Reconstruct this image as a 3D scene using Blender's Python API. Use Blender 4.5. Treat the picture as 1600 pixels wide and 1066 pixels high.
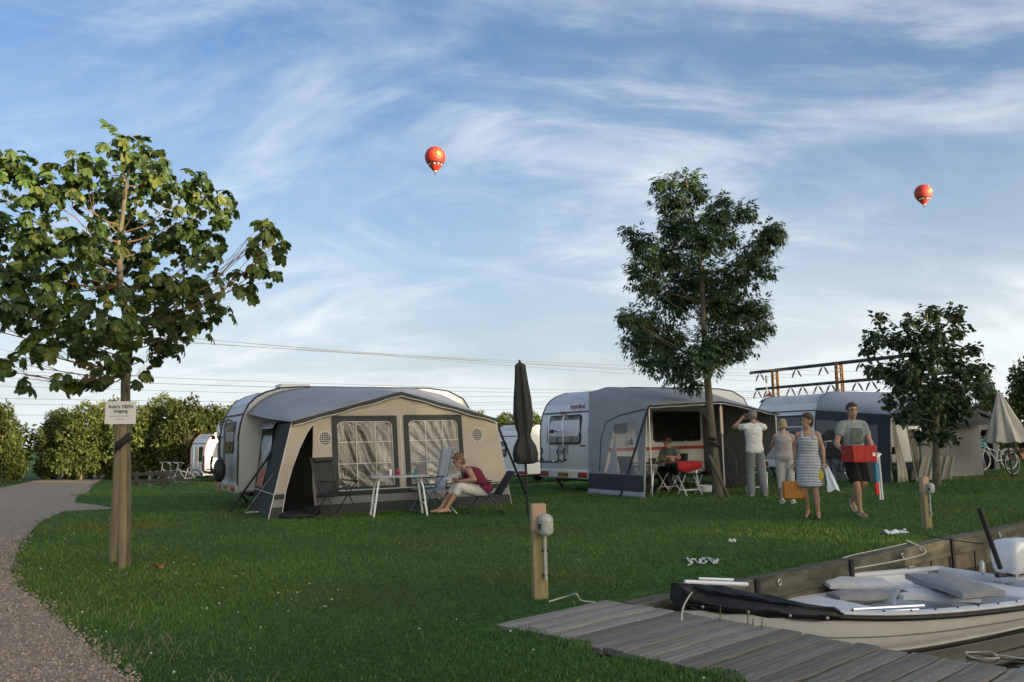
import bpy, bmesh, math, random
import numpy as np
from mathutils import Vector, Matrix, noise as mnoise
for o in list(bpy.data.objects): bpy.data.objects.remove(o)
scene = bpy.context.scene
COL = scene.collection
R = math.radians
PI = math.pi
# ------------------------------------------------------------------ camera
CAMH, FPX, PITCH, ROLL = 1.35, 1300.0, math.atan(152/1300), R(1.2)
F_ = Vector((0, math.cos(PITCH), math.sin(PITCH)))
R0 = Vector((1, 0, 0)); U0 = Vector((0, -math.sin(PITCH), math.cos(PITCH)))
R_ = R0*math.cos(ROLL) - U0*math.sin(ROLL)
U_ = U0*math.cos(ROLL) + R0*math.sin(ROLL)
EYE = Vector((0, 0, CAMH))
cam_d = bpy.data.cameras.new('camera'); cam = bpy.data.objects.new('camera', cam_d); COL.objects.link(cam)
m = Matrix((R_, U_, -F_)).transposed().to_4x4(); m.translation = EYE
cam.matrix_world = m
cam_d.sensor_width = 36.0; cam_d.lens = 36.0*FPX/1600; cam_d.clip_start = 0.1; cam_d.clip_end = 20000
scene.camera = cam
# ------------------------------------------------------------------ sky and sun
SUN_AZ = Vector((0.80, -0.60)); SUN_EL = R(6.5)
world = bpy.data.worlds.new('World'); scene.world = world; world.use_nodes = True
wt = world.node_tree; wt.nodes.clear()
def wn(t, **k):
    n = wt.nodes.new(t)
    for a, b in k.items(): setattr(n, a, b)
    return n
sky = wn('ShaderNodeTexSky', sky_type='NISHITA', sun_disc=False, sun_elevation=SUN_EL,
         sun_rotation=math.atan2(SUN_AZ.x, SUN_AZ.y), altitude=0, air_density=1.0, dust_density=3.2, ozone_density=4.2)
tc = wn('ShaderNodeTexCoord'); sep = wn('ShaderNodeSeparateXYZ'); wt.links.new(tc.outputs['Generated'], sep.inputs[0])
def wmath(op, a, b=None, clamp=False):
    n = wn('ShaderNodeMath', operation=op, use_clamp=clamp)
    for i, v in enumerate((a, b)):
        if v is None: continue
        if isinstance(v, (int, float)): n.inputs[i].default_value = v
        else: wt.links.new(v, n.inputs[i])
    return n.outputs[0]
zc = wmath('ADD', wmath('MAXIMUM', sep.outputs[2], 0.0), 0.42)
px_ = wmath('DIVIDE', sep.outputs[0], zc); py_ = wmath('DIVIDE', sep.outputs[1], zc)
cmb = wn('ShaderNodeCombineXYZ'); wt.links.new(px_, cmb.inputs[0]); wt.links.new(py_, cmb.inputs[1])
def cloud(rot, scl, scale, detail, rough, dist, lo, hi, off):
    mp = wn('ShaderNodeMapping'); mp.inputs['Rotation'].default_value = (0, 0, rot)
    mp.inputs['Scale'].default_value = scl; mp.inputs['Location'].default_value = off
    wt.links.new(cmb.outputs[0], mp.inputs['Vector'])
    nz = wn('ShaderNodeTexNoise'); nz.inputs['Scale'].default_value = scale; nz.inputs['Detail'].default_value = detail
    nz.inputs['Roughness'].default_value = rough; nz.inputs['Distortion'].default_value = dist
    wt.links.new(mp.outputs[0], nz.inputs['Vector'])
    mr = wn('ShaderNodeMapRange', interpolation_type='SMOOTHSTEP'); mr.inputs['From Min'].default_value = lo; mr.inputs['From Max'].default_value = hi
    wt.links.new(nz.outputs[0], mr.inputs['Value'])
    return mr.outputs[0]
c1 = cloud(R(38), (0.75, 2.1, 1), 1.7, 12, 0.60, 1.0, 0.42, 0.74, (3.1, 1.4, 0))
c2 = cloud(R(-30), (0.9, 2.2, 1), 2.3, 12, 0.62, 1.5, 0.45, 0.80, (0.4, 7.3, 0))
c3 = cloud(R(10), (1.0, 1.2, 1), 1.3, 5, 0.55, 0.5, 0.36, 0.64, (5.2, 2.2, 0))
c4 = cloud(R(-8), (0.9, 1.2, 1), 1.1, 7, 0.55, 0.5, 0.32, 0.75, (1.7, 9.2, 0))
mask = wmath('ADD', wmath('MULTIPLY', c1, wmath('ADD', wmath('MULTIPLY', c3, 0.62), 0.14)), wmath('MULTIPLY', c2, wmath('ADD', wmath('MULTIPLY', c4, 0.40), 0.06)))
mask = wmath('ADD', mask, wmath('MULTIPLY', c4, 0.10))
# thin veil of high haze that closes up towards the horizon
veil = wmath('POWER', wmath('SUBTRACT', 1.0, wmath('MAXIMUM', sep.outputs[2], 0.0), True), 5.0)
mask = wmath('ADD', wmath('MULTIPLY', mask, 0.85), wmath('MULTIPLY', veil, 0.84), True)
mask = wmath('ADD', mask, wmath('MULTIPLY', wmath('POWER', wmath('SUBTRACT', 1.0, wmath('MAXIMUM', sep.outputs[2], 0.0), True), 2.2), wmath('ADD', wmath('MULTIPLY', c4, 0.22), 0.05)))
mask = wmath('MINIMUM', mask, 0.92)
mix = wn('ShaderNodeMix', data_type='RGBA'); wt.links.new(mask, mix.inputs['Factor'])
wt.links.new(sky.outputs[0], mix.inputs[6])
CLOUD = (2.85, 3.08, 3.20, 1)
# ice cloud scatters forwards: glow near the out-of-view sun boosted to light the ground
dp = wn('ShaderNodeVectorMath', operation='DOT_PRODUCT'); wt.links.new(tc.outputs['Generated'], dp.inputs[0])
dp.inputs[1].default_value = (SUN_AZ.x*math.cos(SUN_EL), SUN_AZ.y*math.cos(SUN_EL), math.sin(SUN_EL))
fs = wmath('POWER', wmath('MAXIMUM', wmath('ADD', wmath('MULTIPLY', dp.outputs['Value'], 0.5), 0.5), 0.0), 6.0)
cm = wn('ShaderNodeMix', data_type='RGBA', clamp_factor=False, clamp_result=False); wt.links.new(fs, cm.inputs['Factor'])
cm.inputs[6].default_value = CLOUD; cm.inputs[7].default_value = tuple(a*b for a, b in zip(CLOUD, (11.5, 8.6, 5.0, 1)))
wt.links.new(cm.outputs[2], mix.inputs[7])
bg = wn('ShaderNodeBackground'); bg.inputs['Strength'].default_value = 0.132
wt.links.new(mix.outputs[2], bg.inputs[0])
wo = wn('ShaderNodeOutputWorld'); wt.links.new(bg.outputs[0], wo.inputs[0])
sl = bpy.data.lights.new('sun', 'SUN'); sl.energy = 5.0; sl.angle = R(0.6); sl.color = (1.0, 0.80, 0.54)
so = bpy.data.objects.new('sun', sl); COL.objects.link(so)
to_sun = Vector((SUN_AZ.x*math.cos(SUN_EL), SUN_AZ.y*math.cos(SUN_EL), math.sin(SUN_EL)))
so.rotation_euler = to_sun.to_track_quat('Z', 'Y').to_euler(); so.location = (20, -20, 30)
vs = scene.view_settings
vs.view_transform = 'Standard'; vs.look = 'None'; vs.gamma = 1.0; vs.use_curve_mapping = False; vs.exposure = 1.25
# ------------------------------------------------------------------ helpers
rnd = random.Random(7)
def V(*a): return Vector(a)
def S(a, b, t):
    t = min(1, max(0, (t-a)/(b-a))); return t*t*(3-2*t)
def gz(x, y): return -0.55*S(22, 36, y)*(1-S(2, 9, x))
def ray(px, py):
    return (F_*FPX + R_*(px-800) + U_*(533-py)).normalized()
def at(px, py, Y):
    d = ray(px, py); return EYE + d*(Y/d.y)
def gnd(px, py, z=None):
    d = ray(px, py); zz = 0.0 if z is None else z
    for _ in range(12):
        p = EYE + d*((zz-CAMH)/d.z)
        if z is not None: break
        zz = 0.5*zz+0.5*gz(p.x, p.y)
    return p
def proj(p):
    d = Vector(p)-EYE; return (800+FPX*d.dot(R_)/d.dot(F_), 533-FPX*d.dot(U_)/d.dot(F_))
MATS = {}
def mat(name, col=(.5, .5, .5), rough=.6, var=.12, scale=6.0, bump=0.0, metal=0.0, col2=None, spec=0.4, stretch=(1, 1, 1),
        alpha=1.0, trans=0.0, rand=0.0, attr=None, transl=0.0, fine=0.0, bscale=None, emit=None, coat=0.0):
    if name in MATS: return MATS[name]
    m = bpy.data.materials.new(name); m.use_nodes = True; nt = m.node_tree; N = nt.nodes; L = nt.links
    p = N['Principled BSDF']; out = N['Material Output']
    p.inputs['Roughness'].default_value = rough; p.inputs['Metallic'].default_value = metal
    p.inputs['Specular IOR Level'].default_value = spec; p.inputs['Alpha'].default_value = alpha
    p.inputs['Transmission Weight'].default_value = trans; p.inputs['Coat Weight'].default_value = coat
    t = N.new('ShaderNodeTexCoord'); mp = N.new('ShaderNodeMapping'); mp.inputs['Scale'].default_value = stretch
    L.new(t.outputs['Object'], mp.inputs['Vector'])
    nz = N.new('ShaderNodeTexNoise'); nz.inputs['Scale'].default_value = scale; nz.inputs['Detail'].default_value = 6; nz.inputs['Roughness'].default_value = .62
    L.new(mp.outputs[0], nz.inputs['Vector'])
    mx = N.new('ShaderNodeMix'); mx.data_type = 'RGBA'
    a = col; b = col2
    if b is None: a = tuple(c*(1-var) for c in col); b = tuple(min(1, c*(1+var)) for c in col)
    mx.inputs[6].default_value = (*a, 1); mx.inputs[7].default_value = (*b, 1)
    mr = N.new('ShaderNodeMapRange'); mr.inputs['From Min'].default_value = .3; mr.inputs['From Max'].default_value = .7
    L.new(nz.outputs[0], mr.inputs['Value']); L.new(mr.outputs[0], mx.inputs['Factor'])
    cur = mx.outputs[2]
    if fine:
        n2 = N.new('ShaderNodeTexNoise'); n2.inputs['Scale'].default_value = scale*14; n2.inputs['Detail'].default_value = 4
        L.new(mp.outputs[0], n2.inputs['Vector'])
        m2 = N.new('ShaderNodeMix'); m2.data_type = 'RGBA'; m2.blend_type = 'OVERLAY'; m2.inputs['Factor'].default_value = fine
        L.new(cur, m2.inputs[6]); L.new(n2.outputs[0], m2.inputs[7]); cur = m2.outputs[2]
    if rand:
        oi = N.new('ShaderNodeObjectInfo'); hs = N.new('ShaderNodeHueSaturation')
        r2 = N.new('ShaderNodeMapRange'); r2.inputs['To Min'].default_value = 1-rand; r2.inputs['To Max'].default_value = 1+rand
        L.new(oi.outputs['Random'], r2.inputs['Value']); L.new(r2.outputs[0], hs.inputs['Value']); L.new(cur, hs.inputs['Color']); cur = hs.outputs[0]
    if attr:
        at_ = N.new('ShaderNodeAttribute'); at_.attribute_name = attr
        m3 = N.new('ShaderNodeMix'); m3.data_type = 'RGBA'; m3.blend_type = 'MULTIPLY'; m3.inputs['Factor'].default_value = 1
        L.new(cur, m3.inputs[6]); L.new(at_.outputs['Color'], m3.inputs[7]); cur = m3.outputs[2]
    L.new(cur, p.inputs['Base Color'])
    if emit: p.inputs['Emission Color'].default_value = (*emit[0], 1); p.inputs['Emission Strength'].default_value = emit[1]
    if bump:
        bp = N.new('ShaderNodeBump'); bp.inputs['Strength'].default_value = bump; bp.inputs['Distance'].default_value = .02
        bn = N.new('ShaderNodeTexNoise'); bn.inputs['Scale'].default_value = bscale or scale*6; bn.inputs['Detail'].default_value = 5
        L.new(mp.outputs[0], bn.inputs['Vector']); L.new(bn.outputs[0], bp.inputs['Height']); L.new(bp.outputs[0], p.inputs['Normal'])
    if transl:
        tr = N.new('ShaderNodeBsdfTranslucent'); L.new(cur, tr.inputs['Color'])
        ms = N.new('ShaderNodeMixShader'); ms.inputs[0].default_value = transl
        L.new(p.outputs[0], ms.inputs[1]); L.new(tr.outputs[0], ms.inputs[2]); L.new(ms.outputs[0], out.inputs[0])
    MATS[name] = m; return m
def link_mesh(name, me, m, parent=None, smooth=True, ang=40):
    o = bpy.data.objects.new(name, me); COL.objects.link(o)
    if m is not None and len(me.materials) == 0: me.materials.append(m)
    if smooth:
        me.shade_smooth()
        if ang: me.set_sharp_from_angle(angle=R(ang))
    if parent is not None: o.parent = parent
    return o
class MB:
    def __init__(s): s.v = []; s.f = []
    def add(s, vs, fs):
        n = len(s.v); s.v += [tuple(v) for v in vs]; s.f += [tuple(i+n for i in f) for f in fs]; return s
    def box(s, c, size, rot=None):
        hx, hy, hz = size[0]/2, size[1]/2, size[2]/2
        vs = [Vector((x, y, z)) for x in (-hx, hx) for y in (-hy, hy) for z in (-hz, hz)]
        if rot is not None: vs = [rot @ v for v in vs]
        c = Vector(c)
        return s.add([v+c for v in vs], [(0, 1, 3, 2), (4, 6, 7, 5), (0, 4, 5, 1), (2, 3, 7, 6), (0, 2, 6, 4), (1, 5, 7, 3)])
    def bx(s, x0, x1, y0, y1, z0, z1): return s.box(((x0+x1)/2, (y0+y1)/2, (z0+z1)/2), (x1-x0, y1-y0, z1-z0))
    def loft(s, rings, closed=True, caps=True):
        n = len(rings[0]); vs = [v for r in rings for v in r]; fs = []
        for i in range(len(rings)-1):
            for j in range(n if closed else n-1):
                k = (j+1) % n; fs.append((i*n+j, i*n+k, (i+1)*n+k, (i+1)*n+j))
        if caps and closed: fs.append(tuple(range(n-1, -1, -1))); fs.append(tuple((len(rings)-1)*n+j for j in range(n)))
        return s.add(vs, fs)
    def tube(s, pts, r, n=7, caps=True, flat=1.0):
        pts = [Vector(p) for p in pts]; rs = r if isinstance(r, (list, tuple)) else [r]*len(pts); rings = []
        up = None
        for i, p in enumerate(pts):
            d = (pts[min(i+1, len(pts)-1)]-pts[max(i-1, 0)]).normalized()
            if up is None:
                up = Vector((0, 0, 1)) if abs(d.z) < .9 else Vector((1, 0, 0))
            a = d.cross(up)
            if a.length < 1e-4: a = d.cross(Vector((0, 1, 0)))
            a.normalize(); b = a.cross(d).normalized(); up = b
            rings.append([p + (a*math.cos(2*PI*j/n) + b*math.sin(2*PI*j/n)*flat)*rs[i] for j in range(n)])
        return s.loft(rings, caps=caps)
    def ball(s, c, r, nu=10, nv=7, rot=None):
        r = (r, r, r) if isinstance(r, (int, float)) else r; c = Vector(c); vs = []
        def pt(v):
            v = Vector(v)
            return c + (rot @ v if rot is not None else v)
        vs.append(pt((0, 0, -r[2])))
        for i in range(1, nv):
            t = -PI/2 + PI*i/nv
            for j in range(nu): vs.append(pt((r[0]*math.cos(t)*math.cos(2*PI*j/nu), r[1]*math.cos(t)*math.sin(2*PI*j/nu), r[2]*math.sin(t))))
        vs.append(pt((0, 0, r[2]))); fs = []
        for j in range(nu):
            k = (j+1) % nu; fs.append((0, 1+k, 1+j)); top = len(vs)-1; fs.append((top, 1+(nv-2)*nu+j, 1+(nv-2)*nu+k))
        for i in range(nv-2):
            for j in range(nu):
                k = (j+1) % nu; a = 1+i*nu; fs.append((a+j, a+k, a+nu+k, a+nu+j))
        return s.add(vs, fs)
    def lathe(s, prof, c=(0, 0, 0), n=16, caps=True):
        c = Vector(c); return s.loft([[c+Vector((r*math.cos(2*PI*j/n), r*math.sin(2*PI*j/n), z)) for j in range(n)] for r, z in prof], caps=caps)
    def sheet(s, outer, holes, fn, th=0.006):
        # flat polygon with holes in 2D, mapped to 3D by fn(a, z) and given a thickness along fn's normal
        bm = bmesh.new(); es = []
        for lp in [outer]+holes:
            vs = [bm.verts.new((a, b, 0)) for a, b in lp]
            es += [bm.edges.new((vs[i], vs[(i+1) % len(vs)])) for i in range(len(vs))]
        bmesh.ops.triangle_fill(bm, edges=es, use_beauty=True)
        bm.verts.index_update()
        A = [fn(v.co.x, v.co.y, 0) for v in bm.verts]; B = [fn(v.co.x, v.co.y, th) for v in bm.verts]; n = len(A)
        fs = [tuple(v.index for v in f.verts) for f in bm.faces]
        side = [(e.verts[0].index, e.verts[1].index) for e in bm.edges if len(e.link_faces) == 1]
        bm.free()
        return s.add(A+B, fs+[tuple(i+n for i in reversed(f)) for f in fs]+[(a, b, b+n, a+n) for a, b in side])
    def grid(s, nu, nv, fn):
        vs = [fn(i/nu, j/nv) for j in range(nv+1) for i in range(nu+1)]
        return s.add(vs, [(j*(nu+1)+i, j*(nu+1)+i+1, (j+1)*(nu+1)+i+1, (j+1)*(nu+1)+i) for j in range(nv) for i in range(nu)])
    def mesh(s, name, fix=True):
        me = bpy.data.meshes.new(name); me.from_pydata(s.v, [], s.f); me.update()
        if fix:
            bm = bmesh.new(); bm.from_mesh(me); bmesh.ops.recalc_face_normals(bm, faces=bm.faces); bm.to_mesh(me); bm.free()
        return me
    def build(s, name, m, parent=None, smooth=True, ang=40, bevel=0, solid=0, sub=0):
        o = link_mesh(name, s.mesh(name), m, parent, smooth, ang)
        if solid: q = o.modifiers.new('s', 'SOLIDIFY'); q.thickness = solid
        if sub: q = o.modifiers.new('u', 'SUBSURF'); q.levels = sub; q.render_levels = sub
        if bevel: q = o.modifiers.new('b', 'BEVEL'); q.width = bevel; q.segments = 2; q.limit_method = 'ANGLE'; q.angle_limit = R(35)
        return o
def tag(o, label=None, cat=None, group=None, kind=None):
    for k, v in (('label', label), ('category', cat), ('group', group), ('kind', kind)):
        if v: o[k] = v
    return o
def thing(name, label, cat, loc=(0, 0, 0), rz=0.0, group=None):
    o = bpy.data.objects.new(name, None); COL.objects.link(o); o.empty_display_size = .2
    o.location = loc; o.rotation_euler = (0, 0, rz); return tag(o, label, cat, group)
def copy_tree(o, parent=None):
    c = o.copy(); COL.objects.link(c); c.parent = parent
    for ch in list(o.children): copy_tree(ch, c)
    return c
TMP = bpy.data.scenes.new('workbench'); 
def evaluated(o):
    # evaluate modifiers or text in an otherwise empty scene, which is quick
    TMP.collection.objects.link(o); TMP.view_layers[0].update(); dg = TMP.view_layers[0].depsgraph
    me = bpy.data.meshes.new_from_object(o.evaluated_get(dg)); TMP.collection.objects.unlink(o); return me
def text(name, s, size, m, parent, loc, rot, align='CENTER', depth=.002, shear=0, bold=0):
    cu = bpy.data.curves.new(name, 'FONT'); cu.body = s; cu.size = size; cu.align_x = align; cu.align_y = 'CENTER'; cu.extrude = depth; cu.shear = shear; cu.offset = bold
    t = bpy.data.objects.new(name, cu); me = evaluated(t); bpy.data.objects.remove(t)
    o = link_mesh(name, me, m, parent, False); me.materials.clear(); me.materials.append(m); o.location = loc; o.rotation_euler = rot; return o
def np_mesh(name, verts, faces, nper, m, parent=None, tint=None, smooth=False):
    # verts (n,3); faces (k,nper) int
    me = bpy.data.meshes.new(name); nv = len(verts); nf = len(faces)
    me.vertices.add(nv); me.vertices.foreach_set('co', np.asarray(verts, np.float32).ravel())
    me.loops.add(nf*nper); me.loops.foreach_set('vertex_index', np.asarray(faces, np.int32).ravel())
    me.polygons.add(nf); me.polygons.foreach_set('loop_start', np.arange(0, nf*nper, nper, dtype=np.int32))
    me.polygons.foreach_set('loop_total', np.full(nf, nper, np.int32))
    if tint is not None:
        at_ = me.color_attributes.new('tint', 'FLOAT_COLOR', 'POINT')
        at_.data.foreach_set('color', np.concatenate([tint, np.ones((nv, 1))], 1).astype(np.float32).ravel())
    me.update(calc_edges=True); me.materials.append(m)
    if smooth: me.shade_smooth()
    o = bpy.data.objects.new(name, me); COL.objects.link(o)
    if parent is not None: o.parent = parent
    return o
def frames(D, N):
    # D main directions, N approx normals -> (n,3,3) columns (side, dir, normal)
    D = D/np.linalg.norm(D, axis=1, keepdims=True); X = np.cross(D, N); X /= np.linalg.norm(X, axis=1, keepdims=True)+1e-9
    Z = np.cross(X, D); return np.stack([X, D, Z], axis=2)
def scatter(tv, tf, pos, fr, scl):
    tv = np.asarray(tv, float); tf = np.asarray(tf, int); n = len(pos)
    Vv = np.einsum('nij,kj->nki', fr, tv)*scl[:, None, None] + pos[:, None, :]
    Ff = tf[None]+(np.arange(n)*len(tv))[:, None, None]
    return Vv.reshape(-1, 3), Ff.reshape(-1, tf.shape[1])
def inpoly(x, y, poly):
    r = np.zeros(len(x), bool); n = len(poly)
    for i in range(n):
        x0, y0 = poly[i]; x1, y1 = poly[(i+1) % n]
        c = ((y0 > y) != (y1 > y)) & (x < (x1-x0)*(y-y0)/((y1-y0) if abs(y1-y0) > 1e-9 else 1e-9)+x0); r ^= c
    return r
# ------------------------------------------------------------------ setting: lawn, path, canal
CX, CY = 0.93, 6.85
QD = Vector((0.776, 0.631)).normalized(); BD = Vector((0.668, -0.744)).normalized()
BN = Vector((0.744, 0.668)); QN = Vector((QD.y, -QD.x))       # both point towards the water
WATER = -0.38; BW = 1.2
def bdist(x, y): return (x-CX)*BN.x+(y-CY)*BN.y
m_lawn = mat('lawn_soil_and_grass', (.040, .092, .022), .95, scale=1.3, col2=(.064, .124, .030), fine=.6, spec=.1)
def lawn():
    a0, a1 = math.atan2(QD.y, QD.x), math.atan2(BD.y, BD.x)+2*PI
    NA = 170; rs = [0.0, .1, .22]
    while rs[-1] < 3500: rs.append(rs[-1]*1.085+.03)
    vs = []
    for r in rs:
        for i in range(NA+1):
            a = a0+(a1-a0)*i/NA; x = CX+r*math.cos(a); y = CY+r*math.sin(a); z = gz(x, y)
            d = -bdist(x, y); al = (x-CX)*BD.x+(y-CY)*BD.y
            if r > 0 and d < BW+.06 and al > -.25: z -= .07
            vs.append((x, y, z))
    fs = [(j*(NA+1)+i, j*(NA+1)+i+1, (j+1)*(NA+1)+i+1, (j+1)*(NA+1)+i) for j in range(len(rs)-1) for i in range(NA)]
    b = MB(); b.add(vs, fs); o = b.build('lawn', m_lawn, None, True, 0); tag(o, kind='structure'); return o
lawn()
# gravel path (pixel outline of its edges laid on the ground)
edge_r = [(330, 1180), (194, 1066), (134, 1012), (75, 955), (30, 922), (18, 900), (22, 872), (34, 845), (66, 815), (100, 800), (182, 796), (150, 790), (116, 786), (126, 772), (146, 757), (160, 750), (190, 746.5), (330, 746)]
edge_l = [(330, 743.5), (180, 743), (100, 744), (62, 750), (0, 763), (-160, 800), (-420, 900), (-700, 1180)]
PATH = [tuple(gnd(*p))[:2] for p in edge_r+edge_l]
m_grav = mat('gravel', (.26, .205, .155), .95, scale=9, col2=(.42, .345, .27), fine=.9, bump=.9, bscale=90, spec=.15)
def path():
    bm = bmesh.new(); vs = [bm.verts.new((x, y, 0)) for x, y in PATH]; es = [bm.edges.new((vs[i], vs[i-1])) for i in range(len(vs))]
    bmesh.ops.triangle_fill(bm, edges=es, use_beauty=True)
    for k in range(3): bmesh.ops.subdivide_edges(bm, edges=[e for e in bm.edges if e.calc_length() > .9], cuts=2, use_grid_fill=False)
    bmesh.ops.triangulate(bm, faces=bm.faces)
    for v in bm.verts: v.co.z = gz(v.co.x, v.co.y)+.014
    bmesh.ops.recalc_face_normals(bm, faces=bm.faces)
    if sum(f.normal.z for f in bm.faces) < 0: bmesh.ops.reverse_faces(bm, faces=bm.faces)
    me = bpy.data.meshes.new('gravel_path'); bm.to_mesh(me); bm.free()
    tag(link_mesh('gravel_path', me, m_grav), kind='structure')
path()
rng = np.random.default_rng(5)
def patch(x, y):
    return (np.sin(x*1.7+.6*np.sin(y*1.1))+np.sin(y*2.3+1.3*np.sin(x*.9+1))+np.sin((x+y)*3.9+2*np.sin(y*.7))*.6+np.sin((x*2.1-y*3.3))*.5)/3.1
def gz_np(x, y):
    s = lambda a, b, t: (lambda u: u*u*(3-2*u))(np.clip((t-a)/(b-a), 0, 1))
    return -.55*s(22, 36, y)*(1-s(2, 9, x))
def path_edge_dist(x, y):
    d = np.full(len(x), 9e9)
    for i in range(len(PATH)):
        a = np.array(PATH[i]); b = np.array(PATH[(i+1) % len(PATH)]); ab = b-a; L2 = ab@ab
        t = np.clip(((x-a[0])*ab[0]+(y-a[1])*ab[1])/L2, 0, 1); d = np.minimum(d, np.hypot(x-a[0]-t*ab[0], y-a[1]-t*ab[1]))
    return d
def stones():
    n = 70000; r = 4.3+(rng.random(n)**2.0)*11; th = R(90)+rng.uniform(R(4), R(48), n)
    x = r*np.cos(th); y = r*np.sin(th); k = inpoly(x, y, PATH) | (path_edge_dist(x, y) < .12*rng.random(n)); x, y = x[k], y[k]; n = len(x)
    tv = [(1, 0, 0), (-1, 0, 0), (0, 1, 0), (0, -1, 0), (0, 0, .8), (0, 0, -.5), (.5, .6, .5), (-.6, -.5, .45)]
    tf = [(0, 6, 4), (0, 2, 6), (2, 1, 4), (6, 2, 4), (1, 7, 4), (1, 3, 7), (3, 0, 4), (7, 3, 4), (0, 5, 2), (2, 5, 1), (1, 5, 3), (3, 5, 0)]
    D = rng.normal(size=(n, 3)); N = rng.normal(size=(n, 3)); N[:, 2] += 1.4
    pos = np.stack([x, y, gz_np(x, y)+.015], 1); sc = rng.uniform(.005, .0125, n)*(1+.25*(np.hypot(x, y)-5)/5)
    v, f = scatter(tv, tf, pos, frames(D, N), sc)
    t = rng.uniform(.55, 1.35, n)[:, None]*np.array([1, .97, .93])+rng.normal(0, .04, (n, 3)); t = np.clip(t, .2, 1.8)
    o = np_mesh('gravel_stones', v, f, 3, mat('stone_chips', (.38, .31, .25), .9, attr='tint', spec=.2), tint=np.repeat(t, len(tv), 0))
    tag(o, 'loose grey gravel stones on the path', 'gravel', kind='stuff')
stones()
KEEP_OUT = []      # tent floors where no grass shows
m_grass = mat('grass_blade', (.062, .150, .032), .62, var=.1, attr='tint', transl=.30, spec=.25)
def grass():
    n = 430000; u = rng.random(n); r = 4.0*(48/4.0)**(u**1.12)
    th = R(90)+rng.uniform(R(-42), R(42), n); x = r*np.cos(th); y = r*np.sin(th)
    bd = bdist(0, 0)+x*BN.x+y*BN.y; al = (x-CX)*BD.x+(y-CY)*BD.y; qd = (x-CX)*QN.x+(y-CY)*QN.y; ql = (x-CX)*QD.x+(y-CY)*QD.y
    wet = (qd > -.10) & (bd > -.3)
    edge = .09*np.sin(al*5.1)+.07*np.sin(al*11.7+1)
    plank = (bd > -BW-.02+edge) & (al > -.32+.05*np.sin(bd*9)) & (bd < .6)
    inp = inpoly(x, y, PATH); pd = path_edge_dist(x, y); nearp = np.where(inp, -pd, pd)
    frayed = .12*patch(x*2.2, y*2.2)
    k = ~wet & ~plank & (nearp > frayed+.02*rng.random(n)-.02)
    # scattered blades creep over the gravel edge
    k |= (~wet & ~plank & (nearp > -.28) & (rng.random(n) < .12))
    x, y, r, nearp, bd, al, qd = (a[k] for a in (x, y, r, nearp, bd, al, qd)); n = len(x)
    p = patch(x, y); p2 = patch(x*.35+3, y*.35)
    tuft = np.exp(-np.abs(nearp)/.35)*(r < 14)
    bank = np.exp(-np.abs(bd+BW)/.22)*(al > -.4)+.8*np.exp(-np.abs(qd)/.2)*(bd > -BW-.3)
    h = (.019+.008*p+.007*p2+.012*rng.random(n))*(1+.9*tuft*rng.random(n)**2+.9*np.minimum(bank, 1)*rng.random(n))
    far = np.maximum(1, r/7)
    h *= far**.35; w = rng.uniform(.0022, .0042, n)*far**.85
    az = rng.uniform(0, 2*PI, n); lean = rng.uniform(.15, .85, n)
    dx = np.cos(az); dy = np.sin(az); fa = az+rng.normal(PI/2, .6, n); sx = np.cos(fa)*w; sy = np.sin(fa)*w
    z = gz_np(x, y); Z = np.zeros(n)
    b0 = np.stack([x-sx, y-sy, z-.004], 1); b1 = np.stack([x+sx, y+sy, z-.004], 1)
    mx = x+dx*h*lean*.35; my = y+dy*h*lean*.35
    c0 = np.stack([mx-sx*.8, my-sy*.8, z+h*.6], 1); c1 = np.stack([mx+sx*.8, my+sy*.8, z+h*.6], 1)
    t = np.stack([x+dx*h*lean, y+dy*h*lean, z+h*(1.0-.25*lean)], 1)
    v = np.stack([b0, b1, c0, c1, t], 1).reshape(-1, 3); o5 = (np.arange(n)*5)[:, None]
    f = np.concatenate([o5+np.array([[0, 1, 3]]), o5+np.array([[0, 3, 2]]), o5+np.array([[2, 3, 4]])], 0)
    p3 = patch(x*.16+9, y*.16+4); base = np.ones((n, 3))*(1.05+.30*p[:, None]+.25*p2[:, None])*rng.uniform(.7, 1.35, n)[:, None]
    base[:, 0] *= 1.0+.35*p2+.7*np.clip(p3, 0, 1)+.2*rng.random(n); base[:, 1] *= 1+.15*np.clip(p3, 0, 1)
    dry = rng.random(n) < (.05+.14*tuft+.10*np.clip(p2+p3, 0, 1)); base[dry] = np.array([2.9, 2.0, 2.3])*rng.uniform(.6, 1.25, (dry.sum(), 1))
    worn = np.clip(patch(x*.55+1, y*.55+7)-.28, 0, 1)*1.6; base *= (1-.18*worn)[:, None]; base[:, 0] *= 1+.9*worn; base = np.clip(base, .25, 3.6)
    o = np_mesh('lawn_grass', v, f, 3, m_grass, tint=np.repeat(base, 5, 0)); tag(o, 'short green grass of the camping lawn', 'grass', kind='stuff')
    # long dry blades along the gravel edge
    n = 9000; r = 4.3+rng.random(n)*4.6; th = R(90)+rng.uniform(R(2), R(40), n); x = r*np.cos(th); y = r*np.sin(th); pd = path_edge_dist(x, y); pd = np.where(inpoly(x, y, PATH), -pd, pd)
    k = (pd > -.06) & (pd < .75) & (rng.random(n) < np.exp(-np.abs(pd-.15)/.28)*np.clip(.35+patch(x*2.5, y*2.5), 0, 1)); x, y = x[k], y[k]; n = len(x)
    L = rng.uniform(.04, .12, n); az = rng.uniform(0, 2*PI, n); dx, dy = np.cos(az)*L, np.sin(az)*L; w = .0016; z = gz_np(x, y)
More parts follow.
